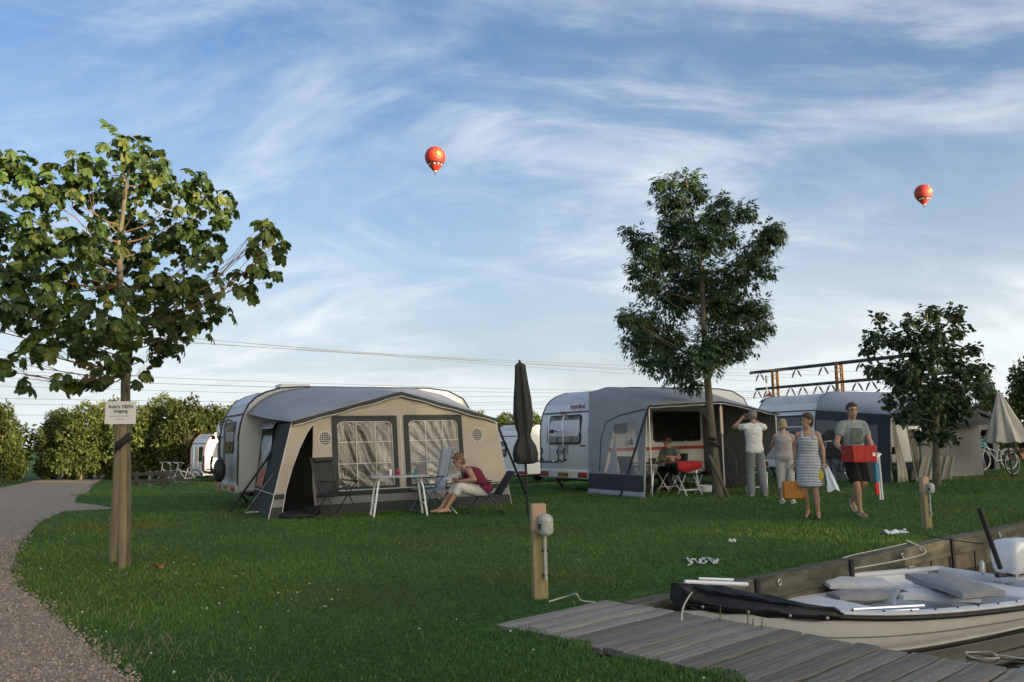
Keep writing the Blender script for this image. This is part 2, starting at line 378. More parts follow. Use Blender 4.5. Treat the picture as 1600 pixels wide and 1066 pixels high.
    v = np.stack([np.stack([x-w, y, z], 1), np.stack([x+w, y, z], 1), np.stack([x+dx*.45, y+dy*.45, z+L*.62], 1), np.stack([x+dx*.45+2*w, y+dy*.45, z+L*.62], 1), np.stack([x+dx, y+dy, z+L*.75], 1)], 1).reshape(-1, 3); o5 = (np.arange(n)*5)[:, None]
    f = np.concatenate([o5+np.array([[0, 1, 3]]), o5+np.array([[0, 3, 2]]), o5+np.array([[2, 3, 4]])], 0)
    o = np_mesh('dry_grass', v, f, 3, mat('straw_blade', (.34, .29, .17), .8, var=.25, scale=3, transl=.2)); tag(o, 'pale dry grass stalks along the gravel edge', 'dry grass', kind='stuff')
    # clover heads
    n = 260; r = 4.6+rng.random(n)**1.3*11; th = R(90)+rng.uniform(R(-32), R(30), n); x = r*np.cos(th); y = r*np.sin(th)
    bd = bdist(0, 0)+x*BN.x+y*BN.y; k = (bd < -BW-.1) & ~inpoly(x, y, PATH) & (((x-CX)*QN.x+(y-CY)*QN.y) < -.3) | ((bd < -BW-.05) & (bd > -BW-.5)); k &= ~inpoly(x, y, PATH); k &= bd < -BW-.05
    x, y = x[k], y[k]; n = len(x)
    tv = [(1, 0, 0), (-1, 0, 0), (0, 1, 0), (0, -1, 0), (0, 0, 1), (0, 0, -1)]; tf = [(0, 2, 4), (2, 1, 4), (1, 3, 4), (3, 0, 4), (2, 0, 5), (1, 2, 5), (3, 1, 5), (0, 3, 5)]
    pos = np.stack([x, y, gz_np(x, y)+.05], 1); D = rng.normal(size=(n, 3))
    v, f = scatter(tv, tf, pos, frames(D, np.tile([0., 0, 1], (n, 1))), rng.uniform(.006, .011, n))
    o = np_mesh('clover_flowers', v, f, 3, mat('clover_white', (.62, .62, .55), .8)); tag(o, 'small white clover heads dotted over the lawn', 'clover', kind='stuff')
grass()
# canal water
m_water = mat('canal_water', (.010, .014, .010), .04, var=.2, bump=.10, bscale=5, stretch=(1, 1, 1), spec=.5)
b = MB(); Cw = Vector((CX, CY)); far_q = Cw+QD*70; far_b = Cw+BD*40; c0 = Cw-BN*.15-QN*.3
b.add([(c0.x, c0.y, WATER), (far_b.x-.2, far_b.y-.2, WATER), (70, -20, WATER), (far_q.x-.2, far_q.y+.2, WATER)], [(0, 1, 2, 3)])
tag(b.build('canal_water', m_water, None, False), kind='structure')
# ------------------------------------------------------------------ quay, boardwalk, posts
m_plank = mat('weathered_plank', (.13, .12, .10), .85, scale=2.6, col2=(.33, .31, .265), stretch=(14, .9, 14), fine=.9, bump=.8, bscale=10, rand=.30, spec=.3)
m_beam = mat('mossy_quay_timber', (.035, .038, .022), .9, scale=3.5, col2=(.15, .14, .10), stretch=(.8, 3, 3), fine=.7, bump=.6, rand=.12)
m_wall = mat('stained_quay_board', (.055, .048, .03), .85, scale=2.4, col2=(.15, .13, .085), stretch=(3, 3, .6), fine=.5, bump=.3, rand=.16)
m_dark = mat('black_rubber', (.012, .012, .013), .6)
m_steel = mat('dull_galvanised_steel', (.42, .43, .42), .42, metal=.85, var=.2, bump=.05)
m_alu = mat('bright_aluminium_tube', (.72, .73, .74), .28, metal=.9, var=.08)
m_rope = mat('pale_rope', (.48, .46, .40), .9, var=.25, scale=40)
bang = math.atan2(BD.y, BD.x)
bw = bpy.data.objects.new('boardwalk', None); COL.objects.link(bw); bw.location = (CX, CY, 0); bw.rotation_euler = (0, 0, bang); bw['kind'] = 'structure'
# local: x along the walk, y towards the water (BN is +90 degrees from BD)
pl_mesh = []
for k in range(6):
    b = MB(); w = .155
    rings = []
    for i in range(7):
        yy = -BW+BW*i/6+(rnd.uniform(-.004, .004)); j = rnd.uniform(-.0025, .0025); zz = rnd.uniform(-.002, .002)
        rings.append([(-w/2+j+.004, yy, .012+zz), (w/2+j-.004, yy, .012+zz), (w/2+j, yy, .007+zz), (w/2+j, yy, -.03), (-w/2+j, yy, -.03), (-w/2+j, yy, .007+zz)])
    b.loft(rings); o = b.build('plank', m_plank, bw, True, 30); pl_mesh.append(o.data); 
    bpy.data.objects.remove(o)
for i in range(38):
    o = bpy.data.objects.new('plank', pl_mesh[rnd.randrange(6)]); COL.objects.link(o); o.parent = bw
    o.location = (-.22+i*.177, rnd.uniform(-.02, .02), rnd.uniform(-.004, .005)); o.rotation_euler = (R(rnd.uniform(-.25, .25)), R(rnd.uniform(-.5, .5)), R(rnd.uniform(-.5, .5)))
b = MB(); b.bx(-.1, 6.6, -.16, -.06, -.2, -.032); b.build('stringer', m_beam, bw)
b = MB(); b.bx(-.1, 6.6, -.055, -.035, -.9, -.04); b.build('bank_board', m_wall, bw)
for i in range(4):
    b = MB(); b.lathe([(.07, -1.0), (.07, -.034)], (.25+i*1.8, -.11, 0), 10); b.build('pile', m_beam, bw)
# quay wall
qang = math.atan2(QD.y, QD.x)
qw = thing('quay_wall', 'mossy timber quay wall holding the lawn above the canal', 'quay wall', (CX, CY, 0), qang)
br = [-.02, 1.6, 3.25, 5.6, 8.0, 10.5, 13.2, 16.0, 19.0]
for i in range(len(br)-1):
    b = MB(); n = 8; rings = []
    for j in range(n+1):
        x = br[i]+.006+(br[i+1]-br[i]-.012)*j/n; e = lambda: rnd.uniform(-.006, .006)
        rings.append([(x, -.03+e(), -.185), (x, -.03+e(), .018+e()), (x, .11+e(), .024+e()), (x, .11, -.185)])
    b.loft(rings); b.build('capping_beam', m_beam, qw, True, 35, bevel=.012)
x = 0.0; bm_ = MB().bx(-.146, .146, 0, .045, -.95, -.187); me_b = bm_.mesh('quay_board')
while x < 18:
    o = link_mesh('quay_board', me_b, m_wall, qw, False); o.location = (x+.15, rnd.uniform(-.008, .008), 0); x += .3
for s in (1.6, 3.25, 5.6, 8.0):
    b = MB(); b.bx(s-.03, s+.03, -.055, -.032, -.40, .028); b.build('strap', m_dark, qw)
for s in (1.95, 4.35, 7.0):
    b = MB(); pts = [(s+.022*math.cos(t), -.04, -.05+.028*math.sin(t)) for t in [i*PI/6 for i in range(13)]]; b.tube(pts, .008, 6); b.build('mooring_ring', m_steel, qw)
# power posts
m_post = mat('pressure_treated_post', (.20, .165, .075), .8, scale=4, col2=(.33, .27, .15), stretch=(5, 5, .5), fine=.5, bump=.25)
m_top = mat('sawn_post_head', (.45, .30, .20), .8, var=.15)
m_box = mat('grey_plastic_housing', (.38, .39, .36), .38, var=.2, scale=14)
def power_post(px, py, ptop, w, label, rz):
    p = gnd(px, py); t = thing('power_post', label, 'power post', (p.x, p.y, -.02), rz, 'electric hook-up posts on the lawn')
    h = at(px, ptop, p.y).z+.02
    b = MB(); b.bx(-w/2, w/2, -.045, .045, -.2, h*.72); b.build('post', m_post, t, bevel=.006)
    b = MB(); b.bx(-w/2+.001, w/2-.001, -.044, .044, h*.72+.0005, h); b.build('post_head', m_top, t, bevel=.006)
    s = w/.125
    b = MB(); c = (.04*s, -.10*s, h*.79)
    b.lathe([(.0, -.095*s), (.035*s, -.09*s), (.058*s, -.07*s), (.064*s, -.04*s), (.064*s, .03*s), (.058*s, .062*s), (.035*s, .085*s), (0, .092*s)], c, 16); b.bx(-.02*s, .085*s, -.06*s, -.044, h*.79-.07*s, h*.79+.06*s)
    sb = b.build('socket_housing', m_box, t, ang=30)
    b = MB(); b.lathe([(.066*s, .028*s), (.067*s, .034*s), (.066*s, .040*s)], c, 16); b.build('seam_ring', m_steel, sb)
    b = MB(); b.box((-.022*s, -.13*s, h*.79-.01), (.02*s, .03*s, .05*s)); b.build('latch', m_dark, sb)
    b = MB(); b.tube([(.035*s, -.075*s, h*.79-.09*s), (.035*s, -.07*s, h*.79-.3*s), (.037*s, -.068*s, h*.79-.46*s)], .014*s, 8); b.build('conduit', m_box, t)
    for zz in (.22, .42):
        b = MB(); b.box((.035*s, -.062*s, h*.79-zz*s), (.05*s, .03*s, .018*s)); b.build('pipe_clip', m_dark, t)
power_post(844, 935, 787, .125, 'wooden power post with grey socket housing beside the boardwalk', R(12))
power_post(1449, 826, 745, .10, 'wooden power post with grey housing in front of the leafy right-hand tree', R(16))
# ------------------------------------------------------------------ boat
BX, BY, BANG, BL, BB = 1.31, 6.80, .473, 4.15, 1.88
m_hull = mat('cream_gelcoat', (.70, .69, .64), .32, var=.1, scale=2.5, fine=.15, coat=.3)
m_in = mat('pale_grey_gelcoat', (.70, .71, .72), .45, var=.12, scale=4)
m_cush = mat('grey_boat_cushion', (.30, .295, .28), .85, var=.12, bump=.15, scale=12)
m_cush2 = mat('pale_boat_cushion', (.52, .53, .53), .8, var=.12, bump=.12, scale=12)
m_tarp = mat('black_boat_tarp', (.012, .013, .017), .5, var=.3, bump=.25, scale=9)
boat = thing('motor_boat', 'white open motor boat moored in the canal beside the boardwalk', 'boat', (BX, BY, WATER), BANG)
def hb(t): return BB/2*((1-(1-min(1, t/.6))**3.4) if t < .6 else 1-.14*((t-.6)/.4)**2)
def zg(t): return .225+.205*(1-t)**2
NS = 30
def station(t, ins=0.0, zo=0.0):
    h = max(.012, hb(t)-ins); g = zg(t)+zo; x = t*BL+ (0 if t > .02 else 0); rise = .30*(1-t)**5
    return [(x+rise*0, 0, -.16+rise*.8+ins), (x, h*.55, -.13+rise*.7+ins), (x, h*.84, -.03+rise*.4+ins), (x, h*.955, .10), (x, h, g)]
ts = [(i/NS)**1.5 for i in range(NS+1)]
b = MB(); b.loft([[(p[0], -p[1], p[2]) for p in reversed(station(t))]+station(t)[1:] for t in ts], closed=False)
tr = [(p[0], -p[1], p[2]) for p in reversed(station(1))]+station(1)[1:]; b.add(tr, [tuple(range(len(tr)))])
b.build('hull', m_hull, boat, True, 50)
b = MB(); b.loft([[(p[0], -p[1], p[2]) for p in reversed(station(t, .05, -.02))]+station(t, .05, -.02)[1:] for t in ts if t*BL > .12 and t < .99], closed=False); b.build('liner', m_in, boat, True, 50)
for s in (-1, 1):
    b = MB(); b.loft([[(t*BL, s*(hb(t)+.004), zg(t)-.004), (t*BL, s*(hb(t)+.004), zg(t)+.012), (t*BL, s*max(.0, hb(t)-.075), zg(t)+.016), (t*BL, s*max(0, hb(t)-.075), zg(t)-.02)] for t in ts]); b.build('gunwale', m_in, boat, True, 35)
    b = MB(); b.tube([(t*BL, s*(hb(t)+.012), zg(t)-.028) for t in ts], .022, 8); b.build('rub_rail', m_dark, boat)
    for fz, r in ((.105, .007), (.0, .006)):
        b = MB(); b.tube([(t*BL, s*(hb(t)*(.958 if fz > .05 else .87)+.003), fz+.10*(1-t)**2) for t in ts if t > .03], r, 5); b.build('strake_line', mat('strake_dark_trim', (.16, .16, .15), .6), boat)  # thin dark trim lines along the hull strakes
b = MB(); fl = [(t*BL, hb(t)-.09, .02) for t in ts if .06 < t < .985]; b.add(fl+[(x, -y, z) for x, y, z in reversed(fl)], [tuple(range(2*len(fl)))]); b.build('floor', m_in, boat, False)
b = MB(); b.bx(BL-.06, BL+.01, -hb(1)+.03, hb(1)-.03, -.1, .235); b.build('transom', m_in, boat, bevel=.015)
b = MB(); b.bx(BL-.62, BL-.14, -.66, .66, .03, .17); b.build('stern_bench', m_in, boat, bevel=.02)
b = MB(); b.bx(1.75, 2.15, -.72, .72, .03, .15); b.build('thwart', m_in, boat, bevel=.02)
b = MB(); b.bx(.7, 3.0, .52, .78, .03, .135); b.build('side_seat', m_in, boat, bevel=.02)
for i in range(12):
    t = .25+i*.062; b = MB(); b.ball((t*BL, -hb(t)+.04, zg(t)+.018), .009, 6, 4); b.build('fastener', m_dark, boat)
for i, t in enumerate((.3, .62, .9)):
    b = MB(); b.box((t*BL, hb(t)-.05, zg(t)+.03), (.09, .03, .03)); b.build('cleat', m_steel, boat, bevel=.008)
BM = Matrix.Translation((BX, BY, WATER)) @ Matrix.Rotation(BANG, 4, 'Z')
def bworld(x, y, z): return BM @ Vector((x, y, z))
def cushion(cx, cy, cz, L, W, H, rz, m, label, tilt=(0, 0)):
    n = 12; b = MB()
    def f(u, v, s):
        x = (u-.5)*L; y = (v-.5)*W; e = min(1, 8*min(u, 1-u))**.5*min(1, 6*min(v, 1-v))**.5
        return (x, y, s*H/2*(.45+.55*e)+.006*math.sin(9*u+5*v))
    b.grid(14, 8, lambda u, v: f(u, v, 1)); b.grid(14, 8, lambda u, v: f(u, v, -1))
    ed = [(u, 0) for u in range(14)]+[(14, v) for v in range(8)]+[(14-u, 8) for u in range(14)]+[(0, 8-v) for v in range(8)]
    b.add([f(u/14, v/8, 1) for u, v in ed]+[f(u/14, v/8, -1) for u, v in ed], [(i, (i+1) % len(ed), len(ed)+(i+1) % len(ed), len(ed)+i) for i in range(len(ed))])
    o = b.build('boat_cushion', m, None, True, 60); o.location = bworld(cx, cy, cz); o.rotation_euler = (tilt[0], tilt[1], BANG+rz); return tag(o, label, 'cushion', 'cushions lying in the boat')
BMI = BM.inverted()
def inboat(px, py, z): return BMI @ gnd(px, py, WATER+z)
for px, py, z, L_c, W_c, H_c, rz_c, m_c, lb, tl in ((1488, 914, .245, 1.0, .40, .11, R(66), m_cush, 'long grey cushion on the stern bench of the boat', (0, 0)),
        (1338, 912, .20, .72, .32, .08, R(-20), m_cush2, 'pale cushion highest against the far side of the boat', (R(5), R(3))),
        (1350, 930, .16, .62, .30, .08, R(-22), m_cush, 'flat grey cushion in the middle of the boat, nearest the poles', (0, 0)),
        (1457, 931, .15, .80, .30, .08, R(-18), m_cush2, 'white cushion lying loose on the boat floor before the stern bench', (R(4), R(5)))):
    q = inboat(px, py, z); cushion(q.x, q.y, q.z, L_c, W_c, H_c, rz_c, m_c, lb, tl)
b = MB(); b.grid(8, 8, lambda u, v: (.30*(u-.5), .30*(v-.5)+.04*math.sin(5*u), .10*abs(math.sin(3.2*u+1.5*v))*(1-abs(2*u-1))+.03*math.cos(4*v)))
o = b.build('crumpled_cloth', mat('pale_grey_cloth', (.42, .44, .46), .9), None, True, 60, solid=.004); o.location = BM @ inboat(1393, 932, .15); o.rotation_euler = (.2, -.3, BANG); tag(o, 'crumpled pale grey cloth heaped between the boat cushions', 'cloth')
# folded black cover along the near bow
b = MB(); rings = []
for i in range(29):
    u = i/28; x = -.05+u*.95; t = max(.0, x/BL); off = -hb(max(t, .004))+.03; g = zg(t)
    th_ = (.045+.060*(1-u))*(1 if u < .97 else .5)
    c = (x, off-.035+.02*(1-u), g-.005+.045*(1-u)); w_ = .042+.04*(1-u)
    ring = []
    for j in range(18):
        a = 2*PI*j/18; k = 1+.14*math.sin(3*a+8*u)+.10*math.sin(7*a-15*u)+.05*math.sin(11*a+31*u)
        ring.append((c[0]+.03*math.sin(5*a), c[1]+w_*math.cos(a)*k, c[2]+th_*math.sin(a)*k))
    rings.append(ring)
b.loft(rings); o = b.build('boat_cover', m_tarp, None, True, 70); o.location = (BX, BY, WATER); o.rotation_euler = (0, 0, BANG); tag(o, 'black folded tarpaulin cover rolled along the near bow of the boat', 'cover')
for i in range(4):
    u = .12+i*.25; x = -.05+u*.95; q = MB().ball((x, -hb(max(.004, x/BL))+.03-.035+.02*(1-u)-(.058+.05*(1-u))*.95, zg(x/BL)-.03), .014, 8, 5); q.build('snap_button', m_steel, o)
def rod(name, label, cat, p0, p1, r, m, group=None, sag=0, n=8):
    pts = []
    for i in range(n+1):
        t = i/n; p = Vector(p0).lerp(Vector(p1), t); p.z -= sag*4*t*(1-t); pts.append(p)
    b = MB(); b.tube(pts, r, 7); return tag(b.build(name, m), label, cat, group)
m_white = mat('white_painted_tube', (.78, .79, .80), .35, var=.05)
rod('canopy_pole', 'long white canopy pole laid over the black cover at the bow', 'pole', at(1070, 909, 7.0), at(1168, 913, 7.2), .016, m_white, 'loose poles on the boat')
rod('canopy_pole', 'upper short white pole lying beside the long one at the bow', 'pole', at(1092, 904, 7.25), at(1146, 906, 7.3), .011, m_white, 'loose poles on the boat')
rod('oar_pole', 'silver pole lying inside the boat from the end of the cover', 'pole', bworld(1.30, -.52, .30), bworld(2.02, -.62, .27), .015, m_alu, 'loose poles on the boat')
rod('oar_pole', 'lower silver pole lying beside the crumpled cloth', 'pole', bworld(1.45, -.66, .29), bworld(1.85, -.70, .27), .011, m_alu, 'loose poles on the boat')
# outboard
ob = thing('outboard_motor', 'white outboard motor clamped to the stern of the boat', 'motor', bworld(BL+.12, 0, .22), BANG)
m_cowl = mat('white_motor_cowl', (.66, .67, .68), .22, var=.06, coat=.5)
b = MB(); rings = []
for z, sx, sy, ox in ((.05, .19, .12, 0), (.09, .22, .145, .02), (.22, .235, .155, .02), (.33, .22, .148, .03), (.365, .19, .125, .04), (.38, .12, .08, .05)):
    rings.append([(ox+sx*math.copysign(abs(math.cos(a))**.30, math.cos(a)), sy*math.copysign(abs(math.sin(a))**.32, math.sin(a)), z) for a in [2*PI*i/28 for i in range(28)]])
b.loft(rings); cw = b.build('cowl', m_cowl, ob, True, 35)
b = MB(); b.lathe([(.002, .0), (.15, .0), (.15, .03), (.002, .03)], (.02, 0, .035), 20); b.build('cowl_band', mat('dark_grey_plastic', (.05, .05, .055), .5), ob)
for k, z in enumerate((.17, .25)):
    b = MB(); b.tube([(-.02+.05*k, -.149-.004*k, z), (.06+.05*k, -.155, z+.05), (.12, -.157, z-.01)], .006, 5); b.build('emblem_stroke', m_dark, cw)
b = MB(); b.bx(-.14, -.04, -.09, .09, -.12, .05); b.build('clamp_bracket', m_steel, ob, bevel=.01)
for s in (-1, 1): b = MB(); b.tube([(-.16, s*.06, -.04), (-.25, s*.06, -.04)], .01, 6); b.tube([(-.25, s*.06-.03, -.04), (-.25, s*.06+.03, -.04)], .008, 6); b.build('clamp_screw', m_steel, ob)
b = MB(); b.tube([(-.05, 0, .03), (-.25, -.05, .04), (-.50, -.12, .07)], [.02, .018, .022], 8); b.build('tiller', m_dark, ob)
b = MB(); b.bx(-.03, .10, -.05, .05, -.75, .04); b.build('leg', m_cowl, ob, bevel=.02)
b = MB(); b.lathe([(.001, .0), (.03, .02), (.028, .12), (.001, .16)], (-.30, .16, .02), 8); b.build('fuel_cap', m_steel, ob)
rod('fishing_rod', 'thick black rod standing up from the stern beside the motor', 'rod', at(1563, 888, 8.35), at(1530, 795, 8.2), .024, m_dark)
# ropes
def rope(label, pts, r=.008, m=m_rope, group='mooring ropes'):
    P = []
    for i in range(len(pts)-1):
        for k in range(6):
            t = k/6; p0 = pts[max(i-1, 0)]; p1 = pts[i]; p2 = pts[i+1]; p3 = pts[min(i+2, len(pts)-1)]
            P.append(.5*((2*p1)+(p2-p0)*t+(2*p0-5*p1+4*p2-p3)*t*t+(3*p1-p0-3*p2+p3)*t**3))
    P.append(pts[-1]); b = MB(); b.tube(P, r, 6); return tag(b.build('mooring_rope', m), label, 'rope', group)
def qpt(s, off, z): return Vector((CX, CY, 0))+Vector((QD.x*s+QN.x*off, QD.y*s+QN.y*off, z))
cl = bworld(.62*BL, hb(.62)-.05, zg(.62)+.035)
rope('pale rope from the quay ring down to the far side of the boat', [cl, qpt(4.4, .25, -.02), qpt(4.5, .03, .10), qpt(4.75, .0, .03), qpt(4.8, .05, -.04)])
rope('pale rope lying along the top of the quay beam', [qpt(4.5, .02, .07), qpt(4.1, -.05, .045), qpt(3.6, -.06, .04), qpt(3.2, -.02, .04)], .006)
rope('dark stern line stretched from the lawn to the motor', [gnd(1410, 835)+V(0, 0, .06), at(1475, 842, 9.6), at(1537, 850, 8.9)], .006, m_dark)
rope('rope looped over the bow and hanging by the boardwalk', [gnd(1065, 970, .02), gnd(1068, 948, .1), at(1082, 925, 6.75), at(1100, 912, 6.9)], .006)
rope('short rope hanging from the quay corner', [qpt(.55, .03, .0), qpt(.58, .05, -.08), qpt(.5, .12, -.2), qpt(.6, .16, -.3)], .01)
rope('pale rope draped at the head of the boardwalk', [gnd(858, 940, .03), gnd(885, 932, .04), gnd(900, 928, .09), gnd(908, 938, .03), gnd(930, 941, .03)], .006)
pts = [gnd(1075, 883, .02)]
for i in range(26): pts.append(gnd(1078+i*1.9+rnd.uniform(-7, 7), 876+rnd.uniform(-5, 5), .02+.012*rnd.random()))
rope('heap of white rope lying on the grass above the quay', pts, .006, mat('white_rope', (.68, .68, .64), .9, scale=50))
ring = gnd(1535, 1024, WATER+.012); rope('loop of pale hose floating on the dark water', [ring+V(.11*math.cos(a), .11*math.sin(a), .006*math.sin(3*a)) for a in [i*2*PI/10 for i in range(11)]]+[ring+V(.26, -.12, 0), ring+V(.55, -.14, 0)], .007)
pr = gnd(1398, 834); b = MB(); rr = random.Random(4)
b.grid(10, 6, lambda u, v: (.34*(u-.5), .14*(v-.5), .05*abs(math.sin(7*u+2*v))*(1-abs(2*v-1))+.012)); o = b.build('rag', mat('white_blue_rag', (.62, .68, .74), .9), None, True, 60, solid=.004); o.location = (pr.x, pr.y, 0); o.rotation_euler = (0, 0, .3); tag(o, 'white and blue rag dropped on the grass by the quay', 'rag')
b = MB(); b.tube([V(0, 0, 0), V(0, 0, .16), V(.02, 0, .24)], .004, 5); pm = gnd(1143, 882); o = b.build('stem', mat('plant_stem', (.12, .15, .06), .8)); t = thing('wild_flower', 'white umbel flower standing in the grass beside the heap of rope', 'flower', pm); o.parent = t
b = MB()
for i in range(9): b.ball((.02+.03*math.cos(i*.7), .03*math.sin(i*.7), .24+.008*(i % 2)), .013, 6, 4)
b.build('flower_head', mat('flower_white', (.7, .7, .66), .8), t)
# reeds at the boardwalk's edge
for px, top, bot in ((1125, 945, 972), (1168, 953, 978), (1176, 966, 980), (1190, 966, 986)):
    p = gnd(px, bot, .01); q = at(px+1, top, p.y); b = MB(); b.tube([p, q], [.006, .003], 5)
    o = b.build('reed', mat('reed_green', (.12, .14, .05), .8)); tag(o, {1125: 'tallest reed stalk before the black cover', 1168: 'thin reed stalk before the hull, second from left', 1176: 'shortest reed stalk before the hull', 1190: 'rightmost reed stalk at the boardwalk edge'}[px], 'reed', 'reeds along the boardwalk')
# ------------------------------------------------------------------ trees and bushes
m_bark = mat('grey_green_bark', (.075, .066, .046), .9, scale=9, col2=(.18, .155, .11), stretch=(2, 2, .5), bump=.6, fine=.5)
m_stake = mat('debarked_round_stake', (.16, .125, .075), .85, scale=6, col2=(.27, .215, .135), stretch=(4, 4, .4), bump=.35, fine=.5)
m_twig = mat('chestnut_twig', (.17, .095, .05), .8, var=.2)
m_chest = mat('chestnut_leaf', (.056, .104, .026), .5, attr='tint', transl=.28, spec=.35, scale=30)
m_ash = mat('ash_leaf', (.042, .084, .030), .5, attr='tint', transl=.22, spec=.3, scale=30)
m_maple = mat('maple_leaf', (.040, .072, .026), .5, attr='tint', transl=.22, spec=.3, scale=30)
m_hedge = mat('hedge_leaf', (.078, .115, .030), .6, rand=.42, attr='tint', transl=.28, spec=.25, scale=3)
def unit(n, g): a = g.normal(size=(n, 3)); return a/np.linalg.norm(a, axis=1, keepdims=True)
# leaf templates: y is the leaf's length, z its face
def leaflet(L, W, fold=.18):
    v = np.array([(0, 0, 0), (-W*.5, L*.45, fold*W), (W*.5, L*.45, fold*W), (-W*.42, L*.75, fold*W), (W*.42, L*.75, fold*W), (0, L*.5, 0), (0, L, -.12*L), (0, L*.78, -.02*L)])
    f = np.array([(0, 5, 1), (0, 2, 5), (1, 5, 7), (1, 7, 3), (5, 2, 4), (5, 4, 7), (3, 7, 6), (7, 4, 6)]); return v, f
def palmate(seed):
    g = np.random.default_rng(seed); vs, fs, n = [], [], 0
    for i, a in enumerate((-112, -70, -34, 0, 34, 70, 112)):
        if i in (0, 6) and g.random() < .3: continue
        l = (.62, .85, 1.0, 1.05, 1.0, .85, .62)[i]*g.uniform(.88, 1.08); v, f = leaflet(l, l*.42)
        dr = R(28+g.uniform(-12, 22)); c, s = math.cos(dr), math.sin(dr)
        v = v @ np.array([[1, 0, 0], [0, c, s], [0, -s, c]]).T @ np.eye(3); v[:, 2] = -np.abs(v[:, 1])*s*.55+v[:, 2]*.6
        t = R(a); c, s = math.cos(t), math.sin(t); v = v @ np.array([[c, -s, 0], [s, c, 0], [0, 0, 1]]); vs.append(v); fs.append(f+n); n += len(v)
    return np.concatenate(vs), np.concatenate(fs)
def star():
    p = [(0, 0), (.35, .02), (.48, .42), (.27, .5), (.22, .72), (0, 1), (-.22, .72), (-.27, .5), (-.48, .42), (-.35, .02)]
    v = np.array([(x, y, -.25*x*x-.12*y*y) for x, y in p]+[(0, .4, .03)]); return v, np.array([(i, (i+1) % 10, 10) for i in range(10)])
def quadleaf(): return np.array([(-.3, 0, .05), (.3, .05, .05), (.34, .7, 0), (-.2, .9, -.08), (0, .45, -.06)]), np.array([(0, 1, 4), (1, 2, 4), (2, 3, 4), (3, 0, 4)])
def lance(): v, f = leaflet(1, .30, .2); return v, f
def cluster_points(cl, dens, g, shell=.55):
    P, C, T = [], [], []
    for ci, (c, r) in enumerate(cl):
        n = max(3, int(dens*r*r*g.uniform(.8, 1.2))); u = unit(n, g); rad = r*(shell+(1-shell)*g.random(n)**.6)*g.uniform(.72, 1.42, n)
        P.append(np.array(c)[None]+u*rad[:, None]*np.array([1, 1, .88])); C.append(np.repeat(np.array(c)[None], n, 0)); T.append(np.full(n, g.uniform(.72, 1.25)))
    return np.concatenate(P), np.concatenate(C), np.concatenate(T)
def limbs(trunk, cl, g, r0, top):
    # one curved limb for each clump, leaving the trunk below it
    b = MB(); pts = [Vector(p) for p in trunk]
    for c, r in cl:
        c = Vector(c); best = None
        for i in range(len(pts)-1):
            for k in range(6):
                q = pts[i].lerp(pts[i+1], k/6)
                if q.z < top: continue
                d = (q-(c-Vector((0, 0, .45*math.hypot(q.x-c.x, q.y-c.y)))) ).length
                if best is None or d < best[0]: best = (d, q)
        q = best[1]; L = (c-q).length; mid = q.lerp(c, .5)+Vector((0, 0, -.10*L)); rr = r0*min(1, .25+L*.16)
        path = [q.lerp(mid, t).lerp(mid.lerp(c, t), t)+Vector(unit(1, g)[0])*.03*L*math.sin(PI*t) for t in [i/7 for i in range(8)]]
        b.tube(path, [rr*(1-.8*i/7) for i in range(8)], 6)
        for k in range(4):
            e = c+Vector(unit(1, g)[0])*r*.8; s = path[4+k % 3]; b.tube([s, s.lerp(e, .5)+Vector((0, 0, .05)), e], [rr*.35, rr*.25, rr*.1], 4)
    return b
def px_clusters(lst, Y, g, spread):
    out = []
    for px, py, rp in lst:
        y = Y+g.uniform(-1, 1)*spread; p = at(px, py, y); out.append((tuple(p), rp*y/FPX))
    return out
def leaf_cloud(name, tv, tf, P, C, T, g, size, m, parent, droop=.6, jit=.9, warm=0.0):
    n = len(P); out = P-C; out /= np.linalg.norm(out, axis=1, keepdims=True)+1e-6
    D = out+jit*unit(n, g)*.8; D[:, 2] -= droop; N = unit(n, g)*jit*.7+out*.3; N[:, 2] += .9
    sc = g.uniform(.7, 1.25, n)*size; v, f = scatter(tv, tf, P, frames(D, N), sc)
    t = T[:, None]*g.uniform(.7, 1.3, n)[:, None]*np.ones((n, 3)); t[:, 0] *= 1+warm*g.random(n); k = g.random(n) < .04*warm*4; t[k] *= np.array([2.2, 1.5, .8])
    return np_mesh(name, v, f, 3, m, parent, np.repeat(np.clip(t, .2, 3), len(tv), 0))
